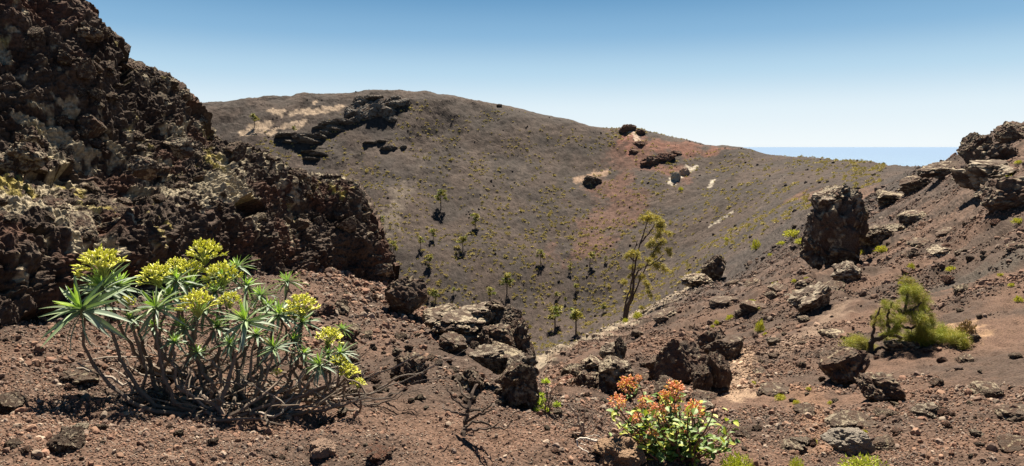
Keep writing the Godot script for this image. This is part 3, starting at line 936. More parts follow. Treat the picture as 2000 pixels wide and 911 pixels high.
# ------------------------------------------------------------------
func _ready() -> void:
	rng.seed = 1
	# --- camera
	var cam := Camera3D.new()
	cam.name = "camera"
	cam.fov = rad_to_deg(2.0 * atan(CY / F))
	cam.near = 0.1
	cam.far = 400000.0
	cam.rotation.x = -pitch
	add_child(cam)
	cam.current = true
	# --- sky, exposure
	var stops := PackedFloat32Array([-90, 0, 3, 6, 9, 12.5, 20, 45, 90])
	var tones := [Color(0.84, 0.90, 0.93), Color(0.90, 0.96, 0.98), Color(0.76, 0.88, 0.95), Color(0.48, 0.69, 0.85), Color(0.26, 0.48, 0.71), Color(0.13, 0.32, 0.56), Color(0.06, 0.18, 0.38), Color(0.022, 0.085, 0.20), Color(0.016, 0.055, 0.14)]
	var dome := Image.create(16, 1024, false, Image.FORMAT_RGBF)
	for y in 1024:
		var e := 90.0 - (y + 0.5) * 180.0 / 1024.0
		var k := 0
		while k < stops.size() - 2 and e > stops[k + 1]: k += 1
		var t := smoothstep(0.0, 1.0, (e - stops[k]) / (stops[k + 1] - stops[k]))
		t = lerpf((e - stops[k]) / (stops[k + 1] - stops[k]), t, 0.25)
		var c: Color = tones[k].lerp(tones[k + 1], t)
		if e < 0.0: c = tones[0]
		for x in 16: dome.set_pixel(x, y, Color(c.r / 3.5, c.g / 3.5, c.b / 3.5))
	var sky_mat := PanoramaSkyMaterial.new()
	sky_mat.panorama = ImageTexture.create_from_image(dome)
	var sky := Sky.new()
	sky.sky_material = sky_mat
	var env := Environment.new()
	env.background_mode = Environment.BG_SKY
	env.sky = sky
	env.tonemap_mode = Environment.TONE_MAPPER_LINEAR
	env.tonemap_exposure = 3.5
	env.volumetric_fog_enabled = true
	env.volumetric_fog_density = 0.0
	env.sdfgi_enabled = true
	env.ssao_enabled = true
	env.ssil_enabled = true
	var we := WorldEnvironment.new()
	we.name = "environment"
	we.environment = env
	add_child(we)
	# --- sun: ahead, a little to the right, high above the frame
	var sun := DirectionalLight3D.new()
	sun.name = "sun"
	sun.light_energy = 1.6
	sun.light_color = Color(1.0, 0.95, 0.87)
	sun.light_angular_distance = 0.5
	sun.shadow_enabled = true
	sun.rotation = Vector3(deg_to_rad(-60.0), deg_to_rad(180.0 - 8.0), 0)
	add_child(sun)

	# --- the land
	var t0 := Time.get_ticks_msec()
	land_lines()
	fill_table()
	var pale := Color(0.34, 0.265, 0.20)
	var chalk := Color(0.40, 0.36, 0.30)
	for q in [[530, 217, 548, 220, 9], [570, 222, 600, 214, 9], [600, 220, 640, 212, 10], [640, 214, 668, 208, 8], [480, 262, 505, 246, 14], [505, 258, 520, 244, 12], [555, 248, 572, 242, 9], [580, 250, 592, 240, 8], [612, 203, 618, 198, 4], [528, 262, 536, 252, 7], [612, 268, 626, 262, 7]]:
		patch(q[0], q[1], q[2], q[3], q[4], pale, 0.35, 0.75)
	patch(560, 290, 660, 245, 30, Color(0.06, 0.052, 0.048), 0.6)
	patch(600, 300, 620, 292, 20, Color(0.065, 0.055, 0.046), 0.6)
	patch(1235, 270, 1190, 430, 62, Color(0.112, 0.064, 0.051), 0.95)
	patch(1230, 262, 1262, 310, 22, Color(0.20, 0.095, 0.074), 0.6)
	patch(1300, 285, 1370, 285, 26, Color(0.14, 0.072, 0.055), 0.8)
	patch(1250, 275, 1400, 296, 26, Color(0.155, 0.076, 0.057), 0.9, 0.8)
	patch(1250, 300, 1330, 345, 40, Color(0.125, 0.066, 0.051), 0.95, 0.8)
	for q in [[1050, 262, 985, 400, 7, 0.088], [905, 240, 850, 350, 8, 0.048], [960, 300, 930, 430, 6, 0.084], [700, 300, 720, 380, 9, 0.046], [1110, 300, 1060, 470, 9, 0.05], [830, 300, 800, 380, 6, 0.09], [1440, 330, 1400, 430, 8, 0.05], [1530, 345, 1480, 410, 6, 0.09]]:
		patch(q[0], q[1], q[2], q[3], q[4], Color(q[5], q[5] * 0.82, q[5] * 0.73), 0.8, 1.1)
	patch(1150, 480, 1190, 420, 60, Color(0.115, 0.07, 0.057), 0.95)
	patch(1236, 258, 1246, 275, 8, Color(0.44, 0.33, 0.27), 0.5)
	patch(1312, 356, 1345, 330, 11, chalk, 0.3, 0.6)
	patch(1345, 338, 1360, 325, 5, chalk, 0.3, 0.6)
	patch(1388, 365, 1393, 352, 5, chalk, 0.3, 0.6)
	patch(1135, 352, 1175, 338, 16, Color(0.27, 0.19, 0.14), 0.7)
	patch(790, 365, 752, 450, 24, Color(0.135, 0.112, 0.094), 0.8)
	patch(1390, 440, 1430, 415, 5, chalk * 0.8, 0.4)
	patch(1440, 780, 1450, 690, 34, Color(0.30, 0.215, 0.155), 0.6, 0.9)
	patch(1530, 690, 1640, 600, 34, Color(0.20, 0.145, 0.112), 0.8, 0.6)
	patch(1640, 880, 1560, 760, 50, Color(0.185, 0.115, 0.08), 0.8, 0.6)
	patch(1900, 660, 1840, 640, 30, Color(0.30, 0.20, 0.13), 0.7, 0.9)
	patch(1850, 560, 1990, 500, 50, Color(0.085, 0.072, 0.062), 0.9, 0.6)
	patch(1080, 760, 1110, 735, 16, Color(0.19, 0.092, 0.068), 0.6, 0.5)
	patch(1700, 380, 1560, 380, 36, Color(0.13, 0.08, 0.06), 0.9, 0.6)
	var azs := PackedFloat32Array()
	for k in range(-36, -11): azs.append(deg_to_rad(k * 5.0))
	for k in 861: azs.append(deg_to_rad(lerpf(-54.0, -41.0, k / 40.0) if k < 40 else (lerpf(-41.0, 41.0, (k - 40) / 780.0) if k < 820 else lerpf(41.0, 54.0, (k - 820) / 40.0))))
	for k in range(11, 37): azs.append(deg_to_rad(k * 5.0))
	var rows := PackedInt32Array([4, 16, 100, 95, 90, 55, 55, 40, 34, 70, 75, 66, 10, 12])
	var near_mat := grain(1.7, 1.6, 301, 0.95, true, 0.45)
	var far_mat := grain(0.12, 9.0, 302, 0.95, true, 0.4)
	structure("ground", land(0, 6, rows, azs), near_mat)
	structure("crater_slope", land(6, lines.size() - 1, rows, azs), far_mat)
	print("land ", Time.get_ticks_msec() - t0)
	var sea := MB.new()
	for k in 96:
		var a := TAU * k / 96.0
		var b := TAU * (k + 1) / 96.0
		sea.tri(Vector3(0, -590, 0), Vector3(cos(a), 0, sin(a)) * 180000.0 + Vector3(0, -590, 0), Vector3(cos(b), 0, sin(b)) * 180000.0 + Vector3(0, -590, 0), Color.WHITE)
	var sea_mat := StandardMaterial3D.new()
	sea_mat.albedo_color = Color(0.12, 0.19, 0.25).linear_to_srgb()
	sea_mat.roughness = 0.35
	structure("sea", sea.mesh(), sea_mat)
	# the haze lying over the sea
	var mist := FogVolume.new()
	mist.name = "sea_haze"
	mist.shape = RenderingServer.FOG_VOLUME_SHAPE_BOX
	mist.size = Vector3(300000, 500, 178000)
	mist.position = Vector3(0, -335, -93000)
	var mist_mat := FogMaterial.new()
	mist_mat.density = 0.00006
	mist_mat.albedo = Color(0.66, 0.77, 0.90)
	mist.material = mist_mat
	mist.set_meta("kind", "stuff")
	add_child(mist)
	tag(mist, "pale haze lying over the distant sea", "haze")

	# --- rocks
	rock_mat = grain(2.2, 1.5, 311, 0.92, false, 0.45)
	rock_mat.uv1_scale = Vector3.ONE * 1.1
	stone_mat = plain(0.95, Color.BLACK, 0.2)
	rock_library()
	cliff()
	print("cliff ", Time.get_ticks_msec() - t0)
	outcrops()
	scatter()
	print("rocks ", Time.get_ticks_msec() - t0)
	# --- plants
	var bark := plain(0.9)
	var green := plain(0.55, Color(0.42, 0.5, 0.2).linear_to_srgb(), 0.4)
	var yellow := plain(0.6, Color(0.6, 0.6, 0.25).linear_to_srgb())
	var orange := plain(0.7, Color(0.5, 0.35, 0.25).linear_to_srgb())
	var needles := plain(0.6, Color(0.5, 0.5, 0.25).linear_to_srgb())
	flowering_shrub(bark, green, yellow)
	orange_shrub(bark, green, orange)
	dead_wood(bark)
	pines(bark, needles)
	shrubs(needles)
	print("all ", Time.get_ticks_msec() - t0)

# an outcrop of several knobs grown together; each knob [x, v of its middle, width, height, how: 0 pale 1 dark 2 block, farther by]
func outcrop(x: float, v: float, knobs: Array, label: String, called := "outcrop") -> void:
	var at := cast(x, v)
	var r := flat_r(at)
	var root := base(called, at)
	tag(root, label, "rock")
	var n := int(x)
	for q in knobs:
		n += 1
		var pool: Array = [lichened, boulders, blocks][q[4]]
		var o := solid("rock", pool[n % pool.size()], rock_mat, root)
		var far: float = q[5] if q.size() > 5 else 0.0
		var k := (r + far) / F * 0.5
		o.transform = Transform3D(Basis.from_scale(Vector3(q[2] * k, q[3] * k, q[2] * k * 1.15)) * Basis(Vector3.UP, n * 1.3), P(q[0], q[1], r + far + q[2] * k * 0.5) - at)

# an outcrop whose knobs sit half sunk in a far slope, each [x, v of its foot, width, height]
func bedded_crag(knobs: Array, label: String) -> void:
	var at := cast(knobs[0][0], knobs[0][1], 60.0)
	var root := base("crag", at)
	tag(root, label, "rock", "crags below the far crater rim")
	var n := 0
	for q in knobs:
		var p := cast(q[0], q[1], 60.0)
		var k := flat_r(p) / F * 0.5
		n += 1
		var o := solid("rock", greys[(n * 3 + int(q[0])) % 5], rock_mat, root)
		o.transform = Transform3D(Basis(Vector3.RIGHT, -0.3) * Basis.from_scale(Vector3(q[2] * k * 1.15, q[3] * k * 1.0, q[2] * k * 1.1)) * Basis(Vector3.UP, n * 1.9), p - at + Vector3(0, q[3] * k * 0.35, -q[2] * k * 0.5))

func outcrops() -> void:
	var B := boulders
	var L := lichened
	var K := blocks
	boulder(793, 618, 96, 84, B[0], "boulder", "dark rounded boulder standing alone on the shelf edge right of the cliff foot", 0.4, 0.9, "", 0.25)
	boulder(858, 645, 80, 46, L[4], "boulder", "low lichen-spotted rock between the dark boulder and the shelf outcrop", 1.4)
	boulder(885, 690, 60, 36, B[2], "boulder", "low brown clinker rock in front of the broad pale outcrop", 0.2)
	boulder(800, 752, 84, 62, B[3], "boulder", "dark clinker lump sitting on the cinder slope right of the flowering shrub", 0.7)
	boulder(925, 762, 60, 40, B[4], "boulder", "small dark clinker rock above the dead branched shrub", 2.2)
	boulder(1035, 800, 40, 50, B[5], "boulder", "dark foot rock under the shelf corner beside the green twiggy plant", 2.6)
	boulder(1335, 752, 108, 92, K[0], "rock_block", "large brown overhanging block with a dark hollow beneath it", 0.5, 0.8)
	boulder(1292, 748, 64, 60, K[1], "rock_block", "brown angular block left of the overhanging block", 1.5)
	boulder(1412, 704, 66, 46, K[2], "rock_block", "rounded brown block perched right of the overhanging block", 2.5)
	boulder(1392, 690, 60, 50, K[0], "rock_block", "brown block perched behind the overhanging block", 3.5)
	boulder(1402, 765, 46, 80, K[3], "rock_block", "upright brown slab leaning below the perched block", 0.1)
	boulder(1370, 770, 44, 60, K[4], "rock_block", "narrow brown slab standing between the overhanging block and leaning slab", 1.1)
	boulder(1300, 785, 46, 46, K[2], "rock_block", "brown stone behind the top of the orange seeded shrub", 4.1)
	boulder(1394, 550, 58, 54, B[6], "boulder", "dark rock standing up alone on the slope right of the tall pine", 0.8, 0.7, "", 0.2)
	boulder(1360, 560, 60, 24, L[4], "boulder", "low pale rock at the foot of the lone dark standing rock", 0.3)
	boulder(1706, 482, 58, 42, L[2], "boulder", "pale-topped boulder just right of the huge rock tower", 1.2)
	boulder(1578, 612, 84, 46, L[3], "boulder", "pale-backed slanting rock below the huge rock tower", 0.4, 0.9, "", 0.3, 2.5, Vector2(0, 0.4))
	boulder(1656, 552, 56, 40, L[0], "boulder", "lichen-white rock directly below the huge rock tower", 3.3)
	boulder(1640, 752, 82, 70, K[1], "boulder", "grey cracked boulder left of the bushy wind-bent pine", 2.1)
	boulder(1716, 785, 80, 46, B[3], "boulder", "dark low rock below the bushy wind-bent pine", 1.3)
	boulder(1470, 610, 50, 18, K[3], "boulder", "long flat stone lying across the slope above the round yellow bush", 0.3)
	boulder(1516, 568, 24, 16, L[1], "boulder", "small whitish stone on the slope left of the slanting rock", 0.3)
	boulder(1505, 585, 22, 16, L[2], "boulder", "small grey stone below the small whitish stone on the slope", 0.9)
	boulder(1655, 890, 88, 48, pales[3], "boulder", "smooth grey round-backed boulder at the bottom edge right of centre", 0.2, 0.9)
	boulder(1905, 312, 46, 50, B[1], "outcrop", "reddish-dark crag jutting against the sky on the right hill", 0.4)
	boulder(1945, 330, 60, 46, B[2], "outcrop", "rough crag right of the jutting crag on the hilltop", 1.4)
	boulder(1985, 275, 60, 36, B[5], "outcrop", "dark crag on the right hill crest at the picture edge", 2.4)
	boulder(1935, 372, 120, 54, L[3], "outcrop", "pale lichen-streaked rock band below the hilltop crags", 0.6)
	boulder(1975, 410, 90, 60, B[3], "outcrop", "dark broken rock face below the pale rock band", 0.6)
	boulder(1740, 400, 70, 26, L[5], "outcrop", "pale low rock ledge right of the huge rock tower's top", 0.2)
	boulder(1795, 372, 60, 30, B[0], "outcrop", "dark low ledge running up toward the right hill", 0.9)
	boulder(1850, 345, 70, 28, B[6], "outcrop", "dark ledge where the right hill meets the far rim", 1.9)
	boulder(1780, 440, 50, 26, L[4], "boulder", "grey lumpy rock in the middle of the right hillside", 1.9)
	boulder(1800, 485, 40, 18, B[1], "boulder", "dark flat rock low on the right hillside", 2.9)
	boulder(1560, 880, 34, 18, L[3], "boulder", "pale small rock at the bottom left of the grey round-backed boulder", 2.9)
	outcrop(925, 668, [[895, 632, 110, 50, 0], [945, 618, 90, 52, 0, 0.3], [988, 628, 66, 66, 1, 0.2], [1010, 660, 52, 84, 1], [935, 655, 120, 50, 0], [966, 602, 44, 30, 1, 0.3], [1028, 690, 40, 54, 1], [860, 630, 70, 40, 0, 0.3], [970, 662, 80, 60, 1, -0.2]], "broad pale lichen-crusted outcrop with a dark end overhanging the crater from the shelf edge")
	outcrop(1000, 792, [[985, 702, 90, 60, 0, 0.4], [1018, 718, 70, 64, 0, 0.2], [1012, 758, 72, 74, 0], [1034, 772, 44, 66, 1], [955, 700, 76, 50, 0, 0.4], [1002, 735, 60, 56, 1], [1030, 735, 50, 60, 0]], "knobbly pale rock at the shelf corner above the red gully")
	outcrop(1175, 764, [[1195, 692, 60, 52, 0, 0.6], [1160, 722, 84, 56, 0, 0.3], [1205, 728, 74, 66, 0], [1150, 745, 60, 44, 1], [1222, 755, 50, 50, 1], [1182, 750, 64, 46, 1], [1212, 680, 26, 46, 1, 0.6], [1125, 722, 50, 30, 0, 0.3]], "lichen-grey craggy outcrop on the far side of the red gully")
	outcrop(1625, 520, [[1625, 450, 92, 124, 1], [1636, 384, 66, 44, 0, 0.3], [1660, 398, 48, 60, 0, 0.4], [1612, 402, 60, 50, 0, 0.1], [1662, 450, 52, 110, 1, 0.2], [1592, 490, 54, 66, 1], [1600, 440, 44, 70, 0], [1640, 492, 76, 54, 1], [1684, 420, 22, 34, 0, 0.6]], "huge pale-topped rock tower with a black shaded face on the right slope")
	# far crags
	bedded_crag([[690, 226, 34, 30], [700, 210, 36, 24], [712, 232, 36, 34], [722, 214, 34, 26], [736, 226, 34, 36], [748, 208, 34, 22], [754, 228, 36, 32], [768, 212, 34, 24], [782, 208, 34, 26], [776, 200, 32, 18], [730, 196, 40, 14], [704, 196, 24, 12], [690, 240, 26, 18], [764, 238, 22, 14]], "jagged grey outcrop just under the far rim's highest point")
	bedded_crag([[668, 244, 40, 14], [640, 248, 44, 12], [652, 256, 40, 14], [626, 252, 30, 10]], "dark rock ledge left of the jagged grey outcrop")
	bedded_crag([[560, 268, 44, 12], [590, 274, 46, 14], [620, 272, 40, 16], [600, 282, 50, 14], [570, 282, 40, 10], [632, 264, 30, 12]], "broken dark rock band under the pale sand patches")
	bedded_crag([[606, 300, 40, 6], [622, 305, 36, 6], [612, 314, 40, 6]], "thin dark rock steps below the broken rock band")
	bedded_crag([[754, 293, 24, 11], [766, 291, 18, 9], [788, 290, 15, 10], [722, 281, 30, 6], [742, 279, 26, 5]], "small dark rocks in a line below the jagged grey outcrop")
	for q in [[1226, 258, 34, 18, 0, "red-brown crag on the rim skyline above the red streak"], [1250, 262, 26, 12, 1, "small crag right of the red-brown skyline crag"], [1270, 324, 40, 24, 2, "largest rust-red crag in the upper red streak"], [1300, 314, 46, 18, 0, "broad pinkish-red crag right of the largest red crag"], [1240, 300, 24, 10, 1, "small red crag left above the largest red crag"], [1318, 303, 30, 10, 2, "rightmost low red crag under the rim"], [1250, 284, 30, 10, 0, "red crag halfway between the skyline crag and the largest red crag"]]:
		boulder(q[0], q[1], q[2], q[3], reds[q[4]], "crag", q[5], q[0] * 0.1, 0.7, "red crags on the far rim", 0.4, 60.0)
	boulder(1158, 360, 36, 20, B[2], "crag", "dark hollowed rock alone in the far slope left of the red streak", 1.0, 0.7, "", 0.4, 60.0)
	for q in [[1320, 352, 24, 20, 0], [1338, 342, 22, 18, 1]]:
		boulder(q[0], q[1], q[2], q[3], pales[q[4]], "crag", "white rock slab in the far slope right of the red crags", 0.4, 0.7, "white slabs", 0.5, 60.0)
	boulder(975, 209, 12, 7, B[0], "crag", "tiny dark rock on the far rim skyline near the picture centre", 0.4, 0.7, "", 0.3, 60.0)
	# stones that can be told apart in the foreground
	boulder(156, 850, 24, 20, pales[0], "stone", "small cream-white stone in the shrub's shadow at lower left", 0.3)
	boulder(632, 896, 54, 34, pales[1], "stone", "angular pinkish pale stone at the bottom edge below the flowering shrub", 0.3)
	boulder(738, 906, 56, 26, reds[0], "stone", "reddish angular stone at the bottom edge", 1.3)
	boulder(130, 888, 54, 42, B[4], "stone", "grey pitted clinker lump at the bottom left corner", 1.3)
	boulder(16, 808, 44, 30, K[2], "stone", "smooth grey slab at the left picture edge", 0.3)
	boulder(1212, 915, 124, 56, pales[2], "stone", "tan smooth mound of earthy rock left of the orange seeded shrub", 0.9, 0.9)
	boulder(160, 755, 60, 26, B[2], "stone", "grey flat clinker lump left of the flowering shrub's stems", 0.3)
	boulder(860, 640, 40, 20, reds[1], "stone", "reddish stone lying behind the shelf rubble", 1.0)

func scatter() -> void:
	var g := RandomNumberGenerator.new()
	g.seed = 42
	# single stones, the ones that show largest
	var zones := [
		["clinker_stone", "dark clinker stone lying loose in the rubble on the near shelf", "loose stones on the near shelf", 130, 600, 1050, 570, 800, 11, 44],
		["clinker_stone", "brown clinker stone on the cinder around the flowering shrub", "loose stones around the flowering shrub", 70, 0, 720, 610, 900, 8, 26],
		["slope_stone", "weathered stone scattered on the right crater slope", "loose stones on the right slope", 115, 1240, 2000, 400, 900, 7, 28],
		["slope_stone", "lichen-grey stone in the rubble beside the red gully", "loose stones by the red gully", 30, 1060, 1260, 700, 890, 8, 24]]
	var pools := [boulders, lichened, blocks, boulders, reds]
	for q in zones:
		for k in q[3]:
			var x := g.randf_range(q[4], q[5])
			var v := g.randf_range(q[6], q[7])
			var w: float = q[8] + (q[9] - q[8]) * pow(g.randf(), 2.2)
			var pool: Array = pools[g.randi() % 5]
			var at := cast(x, v)
			if flat_r(at) > 120.0: continue
			boulder(x, v, w, w * g.randf_range(0.4, 0.75), pool[g.randi() % pool.size()], q[0], q[1], g.randf() * TAU, g.randf_range(0.7, 1.1), q[2], 0.35)
	for k in 64:
		var x := g.randf_range(1260, 1995)
		var v := g.randf_range(maxf(370.0, 620.0 - (x - 1300) * 0.42), 890)
		var at := cast(x, v)
		if flat_r(at) > 90.0: continue
		if n_strew.get_noise_2d(at.x * 0.16 + 50.0, at.z * 0.16) < -0.05 and k % 3: continue
		var w := g.randf_range(24, 62)
		var pool: Array = [boulders, lichened, blocks][g.randi() % 3]
		boulder(x, v, w, w * g.randf_range(0.25, 0.42), pool[g.randi() % pool.size()], "bedded_rock", "low rough rock half buried in the right crater slope", g.randf() * TAU, 1.3, "rocks half buried in the right slope", 0.5, 2.5, Vector2(0, 0.3))
	# gravel and small rubble nobody could count
	var tones := [Color(0.20, 0.115, 0.082), Color(0.13, 0.088, 0.07), Color(0.085, 0.066, 0.058), Color(0.24, 0.15, 0.105), Color(0.30, 0.25, 0.20), Color(0.17, 0.14, 0.12)]
	for kind in 3:
		var m := rock(230 + kind, 1, 0.3, 5, -1.0)
		for k in m.c.size(): m.c[k] = Color.WHITE
		var mesh := m.mesh()
		var where: Array[Transform3D] = []
		var cols: Array[Color] = []
		var n := 62000
		while where.size() < n:
			var a := g.randf_range(-0.72, 0.72)
			var r := exp(g.randf_range(log(2.9), log(95.0)))
			if r > 17.0 and a < 0.05: continue
			var size := r * g.randf_range(0.0007, 0.0017)
			var u := g.randf()
			if a > -0.33 and a < 0.08 and r > 5.6 and r < 14.0: u *= 0.3
			if u < 0.055: size *= 2.2
			elif u < 0.068: size *= 3.8
			var x := sin(a) * r
			var z := -cos(a) * r
			var bare := n_strew.get_noise_2d(x * 0.5, z * 0.5) + 0.7 * n_strew.get_noise_2d(x * 0.16 + 50.0, z * 0.16)
			if r > 7.0 and a > 0.06 and bare + g.randf_range(-0.25, 0.25) < 0.02: continue
			if bare + g.randf_range(-0.6, 0.6) < -0.2: continue
			if r > 25.0: size *= 0.8
			var y := ground(x, z)
			where.append(Transform3D(Basis.from_euler(Vector3(g.randf() * TAU, g.randf() * TAU, g.randf() * TAU)) * Basis.from_scale(Vector3(size, size * g.randf_range(0.6, 1.0), size)), Vector3(x, y + size * 0.25, z)))
			var sc := soil(x, z, r) * 0.5
			cols.append(sc.lerp(tones[mini(5, int(pow(g.randf(), 1.3) * 6.0))], 0.55 if r < 12.0 else 0.25) * g.randf_range(0.75, 1.3))
		stuff("gravel", mesh, where, cols, stone_mat, "loose brown cinder gravel strewn over the near ground and slopes")
	# rubble on the far wall
	var fm := rock(240, 1, 0.3, 5, -1.0)
	for k in fm.c.size(): fm.c[k] = Color.WHITE
	var fw: Array[Transform3D] = []
	var fc: Array[Color] = []
	for k in 2600:
		var a := g.randf_range(-0.40, 0.62)
		var t := g.randf()
		var r := lerpf(120.0, 312.0, t)
		var x := sin(a) * r
		var z := -cos(a) * r
		var size := 0.12 + 0.4 * pow(g.randf(), 9.0)
		fw.append(Transform3D(Basis.from_euler(Vector3(g.randf() * TAU, g.randf() * TAU, 0)) * Basis.from_scale(Vector3(size, size * 0.8, size)), Vector3(x, ground(x, z) + size * 0.2, z)))
		fc.append(soil(x, z, r) * 0.5 * g.randf_range(0.65, 1.15))
	stuff("far_rubble", fm.mesh(), fw, fc, stone_mat, "small dark stones strewn over the far crater wall")

func stuff(called: String, mesh: Mesh, where: Array[Transform3D], cols: Array[Color], mat: Material, label: String) -> void:
	var mm := MultiMesh.new()
	mm.transform_format = MultiMesh.TRANSFORM_3D
	mm.use_colors = true
	mm.mesh = mesh
	mm.instance_count = where.size()
	for k in where.size():
		mm.set_instance_transform(k, where[k])
		mm.set_instance_color(k, cols[k])
	var o := MultiMeshInstance3D.new()
	o.multimesh = mm
	o.material_override = mat
	o.name = numbered(called)
	add_child(o)
	o.set_meta("kind", "stuff")
	tag(o, label, "gravel" if called != "far_scrub" else "scrub")

func dead_wood(bark: Material) -> void:
	twig_plant("dead_shrub", "dead dark branched stem standing on the cinder near the bottom centre", 905, 853,
		[[[905, 858], [908, 830], [915, 795], [925, 765], [932, 752]], [[915, 800], [900, 790], [885, 780], [872, 762]], [[912, 812], [890, 806], [868, 800], [866, 790]], [[908, 835], [930, 825], [955, 830], [985, 838], [1000, 820]], [[910, 825], [930, 812], [950, 806], [965, 800]], [[906, 838], [925, 840], [950, 838], [975, 826]], [[920, 780], [905, 770], [895, 745], [893, 730]], [[912, 805], [935, 800], [945, 802], [960, 790]]],
		bark, Color(0.06, 0.045, 0.037), 0.019)
	twig_plant("dead_shrub", "bleached white dead twigs lying left of the orange seeded shrub", 1140, 880,
		[[[1165, 862], [1145, 858], [1128, 862], [1135, 875], [1150, 885]], [[1150, 862], [1165, 858], [1180, 868]], [[1140, 860], [1160, 850], [1175, 855]], [[1135, 868], [1150, 872], [1165, 880]]], bark, Color(0.40, 0.36, 0.31), 0.008)
	twig_plant("dead_shrub", "grey bare twiggy shrub between the green plant and the white twigs", 1135, 850,
		[[[1138, 852], [1130, 820], [1118, 800], [1112, 790]], [[1138, 850], [1142, 815], [1136, 790]], [[1134, 830], [1118, 830], [1100, 822], [1085, 810]], [[1138, 845], [1152, 825], [1158, 805]], [[1136, 848], [1115, 845], [1095, 835], [1080, 838]], [[1140, 850], [1160, 840], [1170, 822]]], bark, Color(0.20, 0.16, 0.13), 0.012)
	# the fresh green plant beside the shelf corner
	var at := cast(1068, 806)
	var root := base("green_plant", at)
	tag(root, "small twiggy plant with bright green leaf clumps at the shelf corner", "plant")
	var g := RandomNumberGenerator.new()
	g.seed = 3
	var r := flat_r(at)
	var clump := [tussock(1, 90, Color(0.30, 0.42, 0.05), Color(0.45, 0.50, 0.09), 0.8, 0.8, 0.5).mesh(), tussock(2, 90, Color(0.24, 0.36, 0.05), Color(0.42, 0.48, 0.08), 0.8, 0.8, 0.5).mesh()]
	var mat := plain(0.6, Color(0.5, 0.5, 0.25).linear_to_srgb())
	for q in [[1062, 800, 13], [1052, 786, 11], [1056, 772, 10], [1066, 745, 10], [1088, 790, 10], [1048, 800, 8], [1060, 782, 9], [1080, 775, 0], [1095, 768, 0], [1100, 780, 0], [1072, 755, 0], [1085, 755, 0]]:
		var p := P(q[0], q[1], r + g.randf_range(-0.1, 0.15)) - at
		var mb := MB.new()
		mb.tube(curve([Vector3(g.randfn() * 0.02, -0.03, 0), Vector3(p.x * 0.4, p.y * 0.6, p.z * 0.5), p], 8, 0.004, g), 0.006, 0.003, 5, Color(0.15, 0.11, 0.09))
		solid("stem", mb.mesh(), bark, root)
		if q[2] > 0:
			var size: float = q[2] * r / F
			var o := solid("leaf_clump", clump[g.randi() % 2], mat, root)
			o.transform = Transform3D(Basis(Vector3.UP, g.randf() * TAU) * Basis.from_scale(Vector3.ONE * size * 1.2), p - Vector3.UP * size * 0.4)

